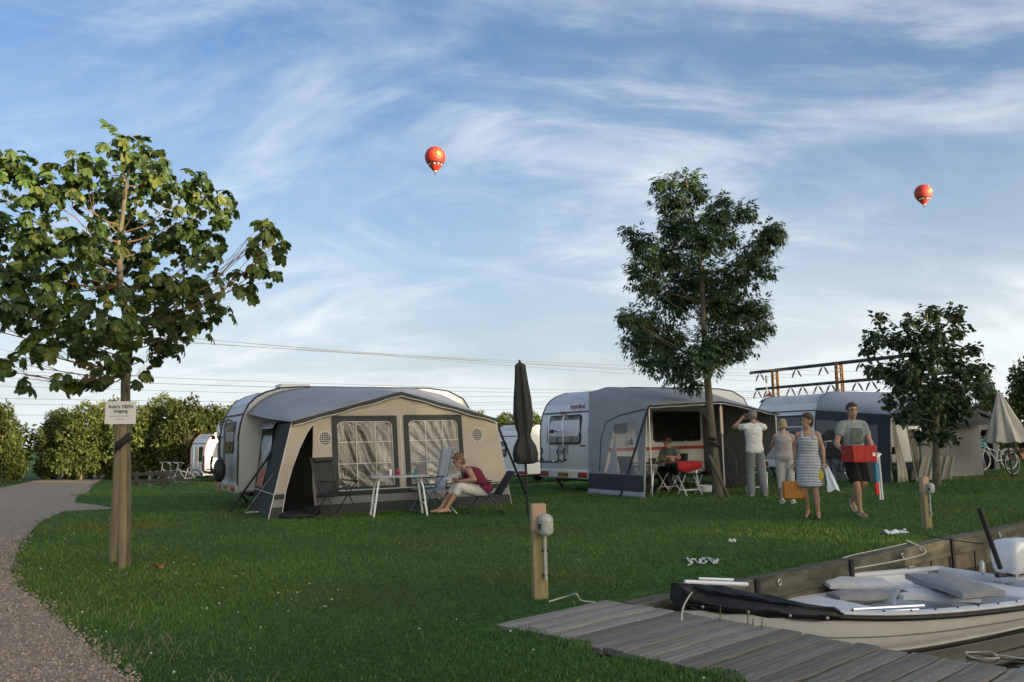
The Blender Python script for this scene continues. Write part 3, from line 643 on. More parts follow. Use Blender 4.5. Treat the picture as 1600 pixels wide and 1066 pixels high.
# --- horse chestnut on the left
g = np.random.default_rng(11)
cp = gnd(190, 889); CYD = cp.y+.25
ct = thing('chestnut_tree', 'young horse chestnut tree with big hand-shaped leaves at the left by the gravel path', 'tree', (0, 0, 0))
trunk = [at(196, 889, CYD), at(197, 760, CYD), at(196, 600, CYD), at(203, 520, CYD), at(188, 450, CYD), at(186, 380, CYD-.1), at(196, 300, CYD), at(205, 240, CYD)]
b = MB(); b.tube([trunk[0]-V(0, 0, .15)]+trunk, [.070, .062, .056, .052, .048, .040, .030, .020, .009], 12); b.build('trunk', m_bark, ct)
CL = [(190, 228, 34), (215, 245, 40), (150, 255, 34), (240, 250, 24), (20, 255, 42), (-30, 275, 50), (60, 300, 50), (110, 285, 42), (180, 300, 52), (250, 285, 42), (300, 300, 46), (345, 320, 30), (0, 350, 50), (60, 370, 56), (130, 370, 58), (200, 370, 58), (270, 370, 56), (330, 380, 36),
      (30, 430, 50), (100, 440, 56), (180, 440, 56), (250, 440, 52), (310, 440, 42), (338, 470, 30), (422, 358, 24), (398, 384, 20), (440, 378, 20), (412, 420, 30), (378, 440, 26), (20, 472, 42), (50, 502, 38), (110, 500, 52), (190, 505, 50), (260, 490, 48), (308, 500, 32),
      (62, 540, 32), (130, 550, 38), (190, 570, 30), (262, 538, 32), (108, 592, 20), (10, 562, 24), (40, 592, 20), (-20, 572, 28), (226, 585, 18), (150, 592, 24), (-70, 380, 60), (-80, 470, 50)]
cl = px_clusters(CL, CYD, g, .95)
b = limbs(trunk, cl, g, .022, 2.1); b.build('branches', m_twig, ct)
P, C, T = cluster_points(cl, 400, g, .05); n = len(P)
dcam = np.linalg.norm(P-np.array(EYE), axis=1); order = np.argsort(dcam); front = order[:300]; rest = order[300:]
tvs = [palmate(s) for s in range(5)]
for k in range(5):
    sel = rest[k::5]; o = leaf_cloud('leaves', tvs[k][0], tvs[k][1], P[sel], C[sel], T[sel], g, .135, m_chest, ct, droop=.75, warm=.15)
    o['kind'] = 'stuff'
lm = []
for k in range(5):
    for tn in (.75, 1.05, 1.4):
        me = np_mesh('leaf', tvs[k][0], tvs[k][1], 3, m_chest, None, np.tile([tn*(1.1 if tn < 1.3 else 1.5), tn, tn*.9], (len(tvs[k][0]), 1))); lm.append(me.data); bpy.data.objects.remove(me)
fr_d = P[front]-C[front]; fr_d /= np.linalg.norm(fr_d, axis=1, keepdims=True)+1e-6
D = fr_d+.7*unit(300, g); D[:, 2] -= .75; N = unit(300, g)*.6+fr_d*.3; N[:, 2] += .9; FR = frames(D, N)
for i in range(300):
    o = bpy.data.objects.new('leaf', lm[rnd.randrange(15)]); COL.objects.link(o); o.parent = ct
    m4 = Matrix(FR[i].tolist()).to_4x4() @ Matrix.Scale(.135*rnd.uniform(.75, 1.25), 4); m4.translation = P[front[i]]; o.matrix_local = m4
m_conk = mat('spiny_conker_husk', (.22, .21, .06), .7, var=.25, scale=60, bump=.6)
for px, py in ((166, 478), (172, 480), (168, 470), (128, 311), (220, 320), (214, 214), (102, 434)):
    b = MB(); p = at(px, py, CYD-.9 if px < 200 else CYD); b.ball(p, .03, 10, 8); b.tube([p, p+V(0, 0, .05)], .004, 4); b.build('conker', m_conk, ct)
# stakes, strap and notice
def stake(px, pyb, pyt, Y, r, label, lean=0):
    p0 = at(px, pyb, Y); p0.z = gz(p0.x, p0.y)-.1; p1 = at(px+lean, pyt, Y)
    b = MB(); b.tube([p0, p0.lerp(p1, .5)+V(.004, 0, 0), p1], [r*1.04, r, r*.97], 12); return tag(b.build('tree_stake', m_stake), label, 'stake', 'wooden stakes beside the trees')
stake(191, 893, 655, cp.y, .042, 'front round wooden stake tied before the chestnut trunk', 1)
stake(176, 880, 660, cp.y+.55, .042, 'rear round wooden stake left behind the chestnut trunk', 9)
b = MB(); q = cp.y
b.loft([[at(px, py+d, Y) for d in (-7, 7)] for px, py, Y in ((179, 702, q+.56), (181, 699, q-.07), (190, 692, q-.075), (199, 684, q-.05), (203, 682, q+.12), (203, 683, q+.3))], closed=False)
tag(b.build('tree_tie', mat('black_tie_band', (.015, .013, .012), .7), None, True, 60, solid=.006), 'black rubber band tying the chestnut to its stakes', 'band')
sg = at(188.5, 645, cp.y-.075); sg_t = thing('paper_notice', 'white paper notice with black print fixed on the chestnut stake', 'sign', sg, R(-2))
b = MB(); b.bx(-.177, .177, -.002, .002, -.127, .127); b.build('sheet', mat('white_paper', (.74, .72, .70), .7, var=.04), sg_t).rotation_euler = (0, R(1.2), 0)
m_ink = mat('black_ink', (.02, .02, .02), .7)
text('print', "Auto's GEEN", .052, m_ink, sg_t, (0, -.003, .066), (R(90), R(1.2), 0), depth=.0004, bold=.0012)
text('print', "toegang", .052, m_ink, sg_t, (0, -.003, .018), (R(90), R(1.2), 0), depth=.0004, bold=.0012)
b = MB(); x = -.13
for w in (.05, .03, .06, .045, .05): b.bx(x, x+w-.008, -.0034, -.0026, -.042, -.034); x += w
b.build('print_line', mat('grey_ink', (.22, .22, .22), .7), sg_t)
b = MB(); x = -.045
for w in (.05, .04): b.bx(x, x+w-.008, -.0034, -.0026, -.077, -.070); x += w
b.build('print_line', MATS['grey_ink'], sg_t)
# --- ash in the middle
g = np.random.default_rng(12); AY = 18.5
at_ = thing('ash_tree', 'tall slender ash tree with feathery dark crown before the grey open awning', 'tree', (0, 0, 0))
trunk = [at(1122, 772, AY), at(1117, 720, AY), at(1110, 650, AY), at(1106, 600, AY), at(1100, 520, AY), at(1096, 430, AY), at(1085, 350, AY), at(1072, 282, AY)]
b = MB(); b.tube([trunk[0]-V(0, 0, .1)]+trunk, [.135, .12, .10, .088, .08, .066, .048, .03, .010], 12); b.build('trunk', m_bark, at_)
CL = [(1035, 285, 17), (1075, 283, 22), (1050, 312, 28), (1092, 300, 16), (1130, 312, 13), (1120, 338, 26), (1060, 352, 33), (1100, 372, 36), (980, 360, 11), (1000, 378, 22), (1012, 402, 22), (990, 424, 14), (1012, 442, 24), (1042, 402, 32), (1165, 330, 20), (1206, 360, 20), (1192, 382, 22), (1172, 404, 26), (1196, 424, 16), (1150, 432, 32),
      (1090, 432, 42), (1052, 462, 38), (1120, 472, 42), (1152, 482, 26), (985, 497, 20), (1010, 502, 28), (1000, 532, 26), (1040, 532, 38), (1020, 562, 25), (1062, 572, 32), (1082, 598, 16), (1182, 482, 22), (1192, 510, 16), (1162, 520, 32), (1120, 532, 38), (1150, 548, 18), (1100, 560, 32), (1140, 370, 20), (970, 494, 8), (1215, 372, 12)]
cl = px_clusters(CL, AY, g, 1.1); b = limbs(trunk, cl, g, .032, 2.6); b.build('branches', m_bark, at_)
P, C, T = cluster_points(cl, 1800, g, .05)
# each point carries a small feather of leaflets
lv, lf = lance(); vs, fs, n = [], [], 0
for i in range(7):
    a = R((-58 if i % 2 else 58)) if i < 6 else 0; y = .18*(i//2); c, s = math.cos(a), math.sin(a); w = lv*.62 @ np.array([[c, -s, 0], [s, c, 0], [0, 0, 1]]) + np.array([0, y+.1, -.05*y]); vs.append(w); fs.append(lf+n); n += len(w)
fv, ff = np.concatenate(vs), np.concatenate(fs)
o = leaf_cloud('crown', fv, ff, P, C, T, g, .135, m_ash, at_, droop=.9, jit=.8, warm=.1)
b = MB(); p0 = gnd(1142, 777); p1 = at(1108, 712, AY-.25); b.tube([p0-V(0, 0, .1), p1], .036, 9); tag(b.build('tree_stake', m_bark), 'slanting wooden prop leaning against the ash trunk', 'stake', 'wooden stakes beside the trees')
b = MB(); b.tube([at(1106, 690, AY-.16), at(1116, 693, AY-.17), at(1124, 698, AY-.12)], .035, 8); b.tube([at(1107, 683, AY-.15), at(1119, 687, AY-.15)], .03, 8); tag(b.build('tree_tie', MATS['black_tie_band']), 'black band round the ash trunk above its prop', 'band')
# --- small maple on the right
g = np.random.default_rng(13); MY = 20.4
mt_ = thing('maple_tree', 'dark bushy maple tree before the blue-grey awning on the right', 'tree', (0, 0, 0))
trunk = [at(1464, 755, MY), at(1463, 700, MY), at(1462, 640, MY), at(1458, 580, MY), at(1450, 520, MY), at(1448, 490, MY)]
b = MB(); b.tube([trunk[0]-V(0, 0, .1)]+trunk, [.11, .10, .085, .07, .055, .035, .012], 10); b.build('trunk', m_bark, mt_)
CL = [(1372, 496, 12), (1366, 526, 16), (1356, 545, 12), (1386, 530, 20), (1362, 575, 14), (1386, 580, 22), (1420, 502, 14), (1420, 532, 27), (1456, 490, 17), (1490, 490, 16), (1460, 522, 28), (1496, 516, 15), (1440, 562, 32), (1482, 556, 25), (1410, 592, 28), (1450, 612, 38), (1390, 626, 14), (1420, 642, 20), (1490, 602, 32), (1518, 546, 13), (1514, 580, 22), (1534, 575, 12), (1530, 610, 17), (1500, 640, 22), (1460, 656, 28), (1440, 682, 12), (1476, 682, 16), (1404, 652, 12)]
cl = px_clusters(CL, MY, g, .9); b = limbs(trunk, cl, g, .035, 1.5); b.build('branches', m_bark, mt_)
P, C, T = cluster_points(cl, 1600, g, .05); sv, sf = star(); leaf_cloud('crown', sv, sf, P, C, T, g, .125, m_maple, mt_, droop=.7, warm=.15)
# --- bushes of the hedge and background trees: three crowns, copied
def crown_mesh(seed, n, size, m, top=1.0):
    g = np.random.default_rng(seed); cl = []
    for i in range(56):
        a = g.uniform(0, 2*PI); z = g.uniform(.04, 1.0)*top*g.uniform(.85, 1.12); rr = (.55 if z < .7 else .42)*math.sqrt(max(.02, 1-((z-.42)/.66)**2)); k = g.uniform(.45, 1)
        cl.append(((rr*k*math.cos(a), rr*k*math.sin(a), z*.94), g.uniform(.07, .15)))
    P, C, T = cluster_points(cl, n/56/.0125, g, .35); P[:, 2] = np.maximum(P[:, 2], .02); qv, qf = quadleaf()
    o = leaf_cloud('crown', qv, qf, P, C, T, g, size, m, None, droop=.3, warm=.22); me = o.data; bpy.data.objects.remove(o); return me
crowns = [crown_mesh(s, 9500, .052, m_hedge) for s in (21, 22, 23)]
b = MB(); b.tube([(0, 0, -.05), (.01, 0, .3), (0, .02, .7)], [.03, .022, .008], 7)
for i in range(6): a = i*1.1; b.tube([(0, 0, .18+.05*i), (.15*math.cos(a), .15*math.sin(a), .4+.05*i), (.3*math.cos(a), .3*math.sin(a), .55+.04*i)], [.012, .008, .003], 5)
trunk_me = b.mesh('trunk')
def bush(px, pyt, Y, wpx, label, k, group, cat='bush', name='hedge_bush', z0=None, wx=1.0):
    p = at(px, 700, Y); z = gz(p.x, Y) if z0 is None else z0; h = at(px, pyt, Y).z-z; w = wpx*Y/FPX/1.15
    t = thing(name, label, cat, (p.x, Y, z), k*1.7+px*.01, group); 
    o = bpy.data.objects.new('crown', crowns[k % 3]); COL.objects.link(o); o.parent = t
    o2 = link_mesh('trunk', trunk_me, m_bark, t); t.scale = (w, w*wx, h/1.06); return t
HG = 'bushes of the hedge beyond the lawn'
for i, (px, py, Y, w, lb) in enumerate([(-40, 628, 49, 130, 'hedge bush cut off by the left edge of the picture'), (4, 640, 48, 66, 'olive hedge bush left of the gap at the end of the path'), (92, 641, 51, 66, 'dark hedge bush right of the gap at the end of the path'),
        (128, 634, 49, 84, 'light green hedge bush left behind the chestnut stakes'), (168, 631, 51, 80, 'hedge bush directly behind the paper notice'), (212, 630, 50, 84, 'hedge bush just right of the paper notice'), (250, 627, 51, 84, 'hedge bush above the wooden barrier'),
        (290, 630, 49, 84, 'hedge bush behind the parked bicycles'), (328, 628, 52, 84, 'hedge bush above the small red-trimmed caravan'), (366, 632, 53, 84, 'hedge bush half hidden behind the big tent caravan'), (412, 640, 55, 90, 'hedge bush hidden behind the ridge of the big tent')]):
    bush(px, py+rnd.uniform(-6, 5), Y, w*rnd.uniform(1.0, 1.3), lb, i, HG)
for i, (px, py, Y, w, lb) in enumerate([(745, 646, 62, 80, 'distant bush just right of the big tent'), (795, 645, 64, 70, 'distant bush left of the folded dark parasol'), (838, 648, 66, 60, 'distant bush right of the folded dark parasol')]): bush(px, py, Y, w, lb, i+1, 'distant bushes between tent and caravan')
# trees at the far right
bush(1548, 588, 31, 70, 'yellow-green tree catching light behind the maple', 0, None, 'tree', 'birch_tree', 0)
bush(1500, 610, 33, 70, 'shaded tree behind the blue-grey tents', 1, None, 'tree', 'background_tree', 0)
bush(1625, 560, 34, 120, 'grey-leaved willow tree at the right edge', 2, None, 'tree', 'willow_tree', 0)
bush(1440, 655, 40, 90, 'low dark tree behind the striped windbreak', 0, None, 'tree', 'background_tree', 0)
# row of trees behind the photographer that keeps the lawn in evening shade
LAT = Vector((-SUN_AZ.y, SUN_AZ.x))
for i in range(36):
    q = -30+(i//2)*5.2+(i % 2)*2.6; s = 46+(i % 2)*8+rnd.uniform(-1.5, 1.5); p = SUN_AZ.to_3d()*s+Vector((LAT.x, LAT.y, 0))*q
    if i % 2 and 6 < q < 15: continue
    h = 9.2 if q < 8 else (9.6 if q < 14 else (11.6 if q < 20 else (10.0 if q < 22 else 9.2))); h *= rnd.uniform(.97, 1.03); h += (i % 2)*.5
    t = thing('shade_tree', 'leafy tree in the row behind the photographer, out of view', 'tree', (p.x, p.y, 0), i*1.3, 'row of trees behind the photographer')
    o = bpy.data.objects.new('crown', crowns[i % 3]); COL.objects.link(o); o.parent = t
    link_mesh('trunk', trunk_me, m_bark, t); t.scale = (7.5, 7.5, h)
# ------------------------------------------------------------------ caravans
m_cwhite = mat('caravan_white_panel', (.70, .71, .71), .38, var=.06, scale=1.5, fine=.1, bump=.05)
m_cgrey = mat('caravan_grey_lower_panel', (.34, .345, .34), .45, var=.08, scale=2)
m_croof = mat('caravan_dirty_roof', (.52, .53, .55), .42, var=.16, scale=2, fine=.25)
m_glass = mat('tinted_acrylic_window', (.025, .022, .02), .10, var=.5, scale=2, spec=.6)
m_trim = mat('black_rubber_trim', (.015, .015, .016), .55)
m_red = mat('red_lamp_lens', (.30, .012, .010), .2, var=.2, coat=.5)
m_redtrim = mat('red_corner_trim', (.42, .06, .03), .45)
m_orange = mat('orange_stripe', (.45, .07, .03), .45, var=.08)
m_plate = mat('yellow_plate', (.42, .25, .03), .5, var=.05)
def car_profile(L, H=2.56, zb=.34):
    return [(.06, zb), (.0, zb+.16), (.0, 1.5), (.035, 1.75), (.10, 1.98), (.21, 2.19), (.36, 2.34), (.55, 2.44), (.85, H-.03), (1.3, H), (L-1.3, H), (L-.8, H-.06), (L-.4, 2.32), (L-.12, 1.9), (L, 1.5), (L, zb+.16), (L-.06, zb)]
def caravan(label, loc, rz, L=5.4, W=2.2, H=2.56, zb=.34, body=None, trim=None, stripe=None, group='caravans on the camp site', text_rear=None, win=(.28, 1.78, 1.22, 1.88), sidewin=(), low=None, roofvent=None, gutter=True):
    # local x along the length from the visible end, y across from the near side, z up
    t = thing('caravan', label, 'caravan', loc, rz, group); body = body or m_cwhite
    pr = car_profile(L, H, zb)
    cx, cz = L/2, (zb+H)/2
    def ring(y, k): return [(cx+(x-cx)*(1-k/(L/2)), y, cz+(z-cz)*(1-k/(H/2))) for x, z in pr]
    b = MB(); b.loft([ring(0, .05), ring(.015, .02), ring(.05, 0), ring(W-.05, 0), ring(W-.015, .02), ring(W, .05)]); b.build('body', body, t, True, 28)
    # roof skin, a hair proud of the body
    b = MB(); seg = [p for p in pr if p[1] > 2.1]; b.loft([[(cx+(x-cx)*1.0008, y, z+.004) for x, z in seg] for y in (.055, W/2, W-.055)], closed=False); b.build('roof', m_croof, t, True, 40)
    for y in (.03, W-.03):
        b = MB(); b.tube([(x-(.004 if x < cx else -.004), y, z+.003) for x, z in pr[1:-1]], .017, 6); b.build('corner_trim', trim or m_trim, t)
    if low: b = MB(); b.bx(-.006, .3, .055, W-.055, zb+.18, 1.0); b.build('lower_panel', low, t)
    # end wall: window, gutter, bumper with lamps and plate
    y0, y1, z0, z1 = win; rr = .09
    def rrect(y0, y1, z0, z1, r, n=4):
        o = []
        for cy, cz_, a0 in ((y1-r, z1-r, 0), (y0+r, z1-r, 90), (y0+r, z0+r, 180), (y1-r, z0+r, 270)):
            for i in range(n+1): a = R(a0+90*i/n); o.append((cy+r*math.cos(a), cz_+r*math.sin(a)))
        return o
    xw = lambda z: -.002 if z < 1.5 else (.035*(z-1.5)/.25 if z < 1.75 else .035+.065*(z-1.75)/.23)
    fn = lambda off: (lambda a, z, th: Vector((xw(z)-off-th, a, z)))
    b = MB(); b.sheet(rrect(y0-.05, y1+.05, z0-.05, z1+.05, rr+.04), [rrect(y0, y1, z0, z1, rr)], fn(.002), .022); wf = b.build('window', m_trim, t)
    b = MB(); b.sheet(rrect(y0+.002, y1-.002, z0+.002, z1-.002, rr), [], fn(.004), .010); b.build('pane', m_glass, wf, False)
    if gutter: b = MB(); b.bx(.07, .13, .08, W-.08, 1.965, 1.99); b.build('gutter', m_trim, t)
    b = MB(); b.bx(-.05, .06, .04, W-.04, zb-.02, zb+.20); b.build('bumper', body, t, bevel=.03)
    for yy in (.28, W-.28):
        b = MB(); b.bx(-.075, -.045, yy-.19, yy+.19, zb+.02, zb+.15); b.build('tail_lamp', m_red, t, bevel=.012)
    b = MB(); b.bx(-.065, -.05, W/2-.24, W/2+.24, zb+.02, zb+.13); pl = b.build('number_plate', m_plate, t)
    b = MB()
    for i, w_ in enumerate((.05, .05, 0, .05, .05, 0, .05, .04)):
        if w_: b.bx(-.068, -.0655, W/2-.2+i*.05, W/2-.2+i*.05+w_*.7, zb+.045, zb+.105)
    b.build('plate_print', m_trim, pl)
    # running gear
    for yy in (.13, W-.13):
        b = MB(); b.loft([[(L*.48+r*math.cos(a), yy+o_, .32+r*math.sin(a)) for a in [2*PI*i/22 for i in range(22)]] for r, o_ in ((.26, -.09), (.315, -.085), (.325, -.05), (.325, .05), (.315, .085), (.26, .09))]); wh = b.build('wheel', m_trim, t)
        b = MB(); b.loft([[(L*.48+r*math.cos(a), yy+o_, .32+r*math.sin(a)) for a in [2*PI*i/18 for i in range(18)]] for r, o_ in ((.19, -.095), (.17, -.10), (.05, -.11))]); b.build('rim', m_steel, wh)
        for xx in (.35, L-.5):
            b = MB(); b.tube([(xx, yy, zb+.02), (xx+.25, yy, .02)], .03, 6); b.box((xx+.25, yy, .015), (.14, .1, .03)); b.build('corner_steady', m_trim, t)
    b = MB(); b.bx(.3, L-.2, .3, W-.3, zb-.1, zb-.002); b.build('chassis', m_trim, t)
    b = MB(); b.tube([(L-.1, W/2, zb), (L+1.0, W/2, zb+.08)], .04, 6); b.tube([(L+.8, W/2, zb+.1), (L+.8, W/2, .05)], .03, 6); b.build('tow_bar', m_steel, t)
    if stripe:
        b = MB(); b.bx(.12, L-.12, -.012, -.004, .98, 1.06); b.build('stripe', stripe, t)
    for xa, xb, za, zb_ in sidewin:
        b = MB(); b.sheet(rrect(xa-.04, xb+.04, za-.04, zb_+.04, .08), [rrect(xa, xb, za, zb_, .06)], lambda a, z, th: Vector((a, -.002-th, z)), .02); f = b.build('window', m_trim, t)
        b = MB(); b.sheet(rrect(xa+.002, xb-.002, za+.002, zb_-.002, .06), [], lambda a, z, th: Vector((a, -.004-th, z)), .01); b.build('pane', m_glass, f, False)
    if roofvent:
        for xv, yv in roofvent: b = MB(); b.bx(xv-.33, xv+.33, yv-.25, yv+.25, H-.04, H+.085); b.build('roof_vent', m_croof, t, bevel=.025)
    return t
def bike_rack(t, W, yc, m, z0=.75, z1=1.85, name='bicycle_rack', rt=1.0):
    b = MB()
    for y in (yc-.33, yc+.33): b.tube([(.03, y, z1), (-.09, y, z1+.03), (-.13, y, z1-.1), (-.14, y, z0+.28), (-.14, y, z0), (-.32, y, z0-.02), (-.46, y, z0+.02)], .016*rt, 7)
    b.tube([(-.14, yc-.33, z0+.30), (-.14, yc+.33, z0+.30)], .014, 6); b.tube([(-.13, yc-.33, z1-.35), (-.13, yc+.33, z1-.35)], .014, 6)
    o = b.build(name, m, t)
    for x in (-.24, -.42):
        q = MB(); q.tube([(x, yc-.62, z0+.05), (x, yc-.4, z0-.01), (x, yc+.4, z0-.01), (x, yc+.62, z0+.05)], .013*rt, 6); q.build('wheel_rail', m_trim, o)
    for s in (-1, 1):
        for x in (-.24, -.42):
            q = MB(); q.tube([(x, yc+s*.5, z0+.02), (x-.02, yc+s*.56, z0+.14), (x-.01, yc+s*.48, z0+.24), (x, yc+s*.54, z0+.34)], .012*rt, 5); q.build('strap_hook', m_trim, o)
    q = MB(); q.tube([(-.13, yc-.05, z1-.35), (-.25, yc-.07, z1-.33), (-.33, yc-.1, z1-.35)], .012, 6); q.box((-.33, yc-.1, z1-.35), (.07, .09, .09)); q.build('frame_clamp', m_trim, o)
    return o
m_frame_rack = mat('dark_rack_tube', (.10, .105, .11), .4, metal=.4)
A1 = math.atan2(.482, .876); O1 = V(-5.3, 17.7, 0); u1 = V(.876, .482, 0); w1 = V(-.482, .876, 0)
c1 = caravan('grey and white caravan behind the big beige awning tent', O1-u1*.5+w1*.03, A1, L=5.6, body=mat('caravan_pale_grey_panel', (.36, .365, .37), .4, var=.08, scale=1.5), low=m_cgrey, roofvent=((1.25, .55), (3.6, 1.1)), win=(.55, 1.6, 1.2, 1.78), sidewin=((1.2, 2.1, 1.3, 1.85),))
bike_rack(c1, 2.2, 1.2, m_frame_rack, rt=1.5)
b = MB(); b.ball((-.25, .72, .80), (.13, .26, .26), 12, 8); b.build('spare_wheel_cover', mat('black_vinyl_cover', (.02, .022, .022), .5), c1)
b = MB(); b.lathe([(.17, 0), (.185, .02), (.17, .04)], (0, 0, 0), 16); o = b.build('round_mirror', m_alu, c1); o.location = (-.2, 1.35, 1.62); o.rotation_euler = (0, R(90), 0)
A2 = R(30); O2 = V(1.85, 20.3, 0); u2 = V(math.cos(A2), math.sin(A2), 0); w2 = V(-math.sin(A2), math.cos(A2), 0)
c2 = caravan('white caravan with dark red lettering and bicycle rack on its rear wall', O2+w2*.02, A2, L=5.6, W=2.3, stripe=m_orange, win=(.42, 1.86, 1.22, 1.86), sidewin=((2.0, 3.0, 1.22, 1.92), (3.06, 3.5, 1.22, 1.92), (.75, 1.1, 1.45, 1.95)))
bike_rack(c2, 2.3, 1.30, m_alu, rt=1.5)
m_mark = mat('dark_red_lettering', (.20, .015, .03), .5)
rotw = (R(90), 0, R(-90))
text('lettering', 'beyerland', .165, m_mark, c2, (.085, .62, 2.115), (R(76), 0, R(-90)), shear=.15, bold=.004)
text('lettering', 'BEIJER', .085, m_mark, c2, (.035, 1.22, 1.93+.04), (R(78), 0, R(-90)), bold=.004)
b = MB(); b.bx(-.006, .004, .95, 1.45, .92, 1.16); b.build('service_hatch', m_cgrey, c2)
b = MB(); b.bx(-.02, .0, .2, .42, 1.12, 1.15); b.build('door_handle', m_trim, c2)
b = MB(); b.bx(-.068, -.05, .72, .84, .38, .48); b.build('sticker', m_alu, c2)
A3 = R(30); O3 = V(8.68, 24.0, 0); u3, w3 = u2, w2
c3 = caravan('blue-grey caravan behind the walking people joined to a blue-grey awning', O3+w3*.02, A3, L=5.8, W=2.3, H=2.5, low=m_cgrey, win=(.3, 2.0, 1.35, 1.8))
b = MB(); b.bx(.18, .26, .3, .9, 2.0, 2.08); b.build('vent_grille', m_trim, c3)
pm = at(319, 750, 42.5); c4 = caravan('small white caravan with red corner trim parked before the hedge', (pm.x, 42.5, -.55), R(40), L=4.6, W=2.1, H=2.42, trim=m_redtrim, win=(.35, 1.0, 1.1, 1.75), sidewin=((1.0, 1.6, 1.2, 1.8),))
b = MB(); b.bx(.1, 4.5, -.008, -.003, .62, .69); b.build('stripe', m_trim, c4)
b = MB(); b.loft([[(.6, -.02, 2.0), (4.4, -.02, 2.0)], [(.6, -.6, 1.7), (4.4, -.6, 1.7)], [(.6, -1.1, 1.35), (4.4, -1.1, 1.35)]], closed=False); b.build('sun_canopy', mat('grey_canopy_cloth', (.12, .13, .14), .85), c4, True, 60, solid=.01)
for s, sgn in ((.66, 1),):
    b = MB(); b.tube([(-.03, s, 1.9), (-.10, s, 1.8), (-.10, s, .75), (-.4, s, .72)], .02, 6); b.tube([(-.03, s+.6, 1.9), (-.10, s+.6, 1.8), (-.10, s+.6, .75), (-.4, s+.6, .72)], .02, 6); b.build('bicycle_rack', m_alu, c4)
b = MB(); b.tube([(.5, .1, 2.45), (.6, .1, 2.5), (4.0, .1, 2.5), (4.1, .1, 2.45)], .03, 6); b.build('roof_rail', m_cwhite, c4)
pm = at(824, 745, 34.5); c5 = caravan('plain white caravan glimpsed between the big tent and the folded dark parasol', (pm.x, 34.5, gz(pm.x, 34.5)), R(40), L=5.0, W=2.2, H=2.45, zb=.38, win=(1.35, 2.0, 1.15, 1.7))
# ------------------------------------------------------------------ awnings
m_canvas = mat('beige_awning_canvas', (.46, .40, .335), .9, var=.08, scale=2.2, bump=.18, bscale=14, spec=.15, transl=.12)
m_green = mat('dark_green_grey_canvas', (.045, .052, .050), .85, var=.15, scale=2, bump=.2, bscale=12, spec=.2)
m_band = mat('mid_grey_canvas_band', (.20, .20, .205), .9, var=.1, bump=.15)
m_roofc = mat('coated_grey_awning_roof', (.25, .25, .25), .42, var=.15, scale=1.6, bump=.25, bscale=5, spec=.5)
m_piping = mat('pale_piping', (.55, .54, .50), .6)
m_vinyl = mat('wrinkled_clear_vinyl', (.26, .245, .22), .10, var=.25, scale=3, alpha=.34, spec=1.0, coat=1.0, bump=.3, bscale=9, stretch=(1, 1, 3))
m_curt = mat('pale_grey_curtain', (.27, .27, .28), .9, var=.08)
def lin(pts, x):
    for (x0, y0), (x1, y1) in zip(pts, pts[1:]):
        if x <= x1: return y0+(y1-y0)*(x-x0)/(x1-x0)
    return pts[-1][1]
def awning_roof(t, W, D, front, rear, m, ov=.06, sag=.03, ext=0.0, name='roof', nu=40, nv=10):
    b = MB()
    def f(u, v):
        a = u*W; zf = lin(front, a); zr = lin(rear, a); z = zf+(zr-zf)*(1-(1-v)**1.25); 
        z -= sag*math.sin(PI*v)*(1+.6*math.sin(u*9+2*v)); return (a-ext*(1-u)**4*v, -D-ov*(1-v)+v*(D-.0), z+.006*math.sin(u*23+v*3))
    b.grid(nu, nv, f); return b.build(name, m, t, True, 60, solid=.008)
def front_edge(t, W, D, front, m_val, drop, m_pipe, ov=.06):
    xs = [W*i/40 for i in range(41)]
    b = MB(); b.loft([[(x, -D-ov, lin(front, x)+.012), (x, -D-ov-.012, lin(front, x)+.005), (x, -D-ov-.015, lin(front, x)-drop*(1+.12*math.sin(x*9)))] for x in xs], closed=False); b.build('valance', m_val, t, True, 60, solid=.006)
    b = MB(); b.tube([(x, -D-ov-.026, lin(front, x)-drop*(1+.12*math.sin(x*9))+.004) for x in xs], .009, 5); b.build('piping', m_pipe, t)
# --- big beige awning
aw1 = thing('awning_tent', 'large beige awning tent with dark green panels and crinkled clear windows', 'tent', O1, A1, 'awnings joined to the caravans')
W1, D1 = 4.3, 2.4; F1 = [(0, 1.74), (2.15, 2.31), (4.3, 1.76)]; RE1 = [(0, 1.98), (.15, 2.20), (.35, 2.38), (.6, 2.48), (1.2, 2.56), (3.4, 2.56), (4.0, 2.45), (4.3, 2.1)]
awning_roof(aw1, W1, D1, F1, RE1, m_roofc, ext=.36); front_edge(aw1, W1, D1, F1, m_green, .075, m_piping)
def warp1(a, z):
    k = max(0, 1-z/1.74); return a-.46*k*max(0, 1-a/.35)+.20*k*max(0, (a-3.9)/.4)
fw = lambda a, z, th: Vector((warp1(a, z), -D1-th, z))
outer = [(0, .0), (4.3, .0), (4.3, .9), (4.3, 1.72), (3.2, 2.01), (2.15, 2.28), (1.0, 1.98), (0, 1.71), (0, .9)]
door = [(.10, .03), (.10, .5), (.13, .9), (.19, 1.25), (.28, 1.52), (.40, 1.70), (.385, 1.3), (.36, .9), (.36, .5), (.40, .03)]
def rect(a0, a1, z0, z1, r=.0, n=4):
    if not r: return [(a0, z0), (a1, z0), (a1, z1), (a0, z1)]
    o = [(a0, z0), (a1, z0)]
    for i in range(n+1): q = R(90*i/n); o.append((a1-r+r*math.cos(q), z1-r+r*math.sin(q)))
    for i in range(n+1): q = R(90+90*i/n); o.append((a0+r+r*math.cos(q), z1-r+r*math.sin(q)))
    return o
w_a = (.84, 1.98, .47, 1.75); w_b = (2.30, 3.40, .47, 1.76)
b = MB(); b.sheet(outer, [door, rect(*w_a), rect(*w_b)], fw, .006); b.build('front_wall', m_canvas, aw1, True, 30)
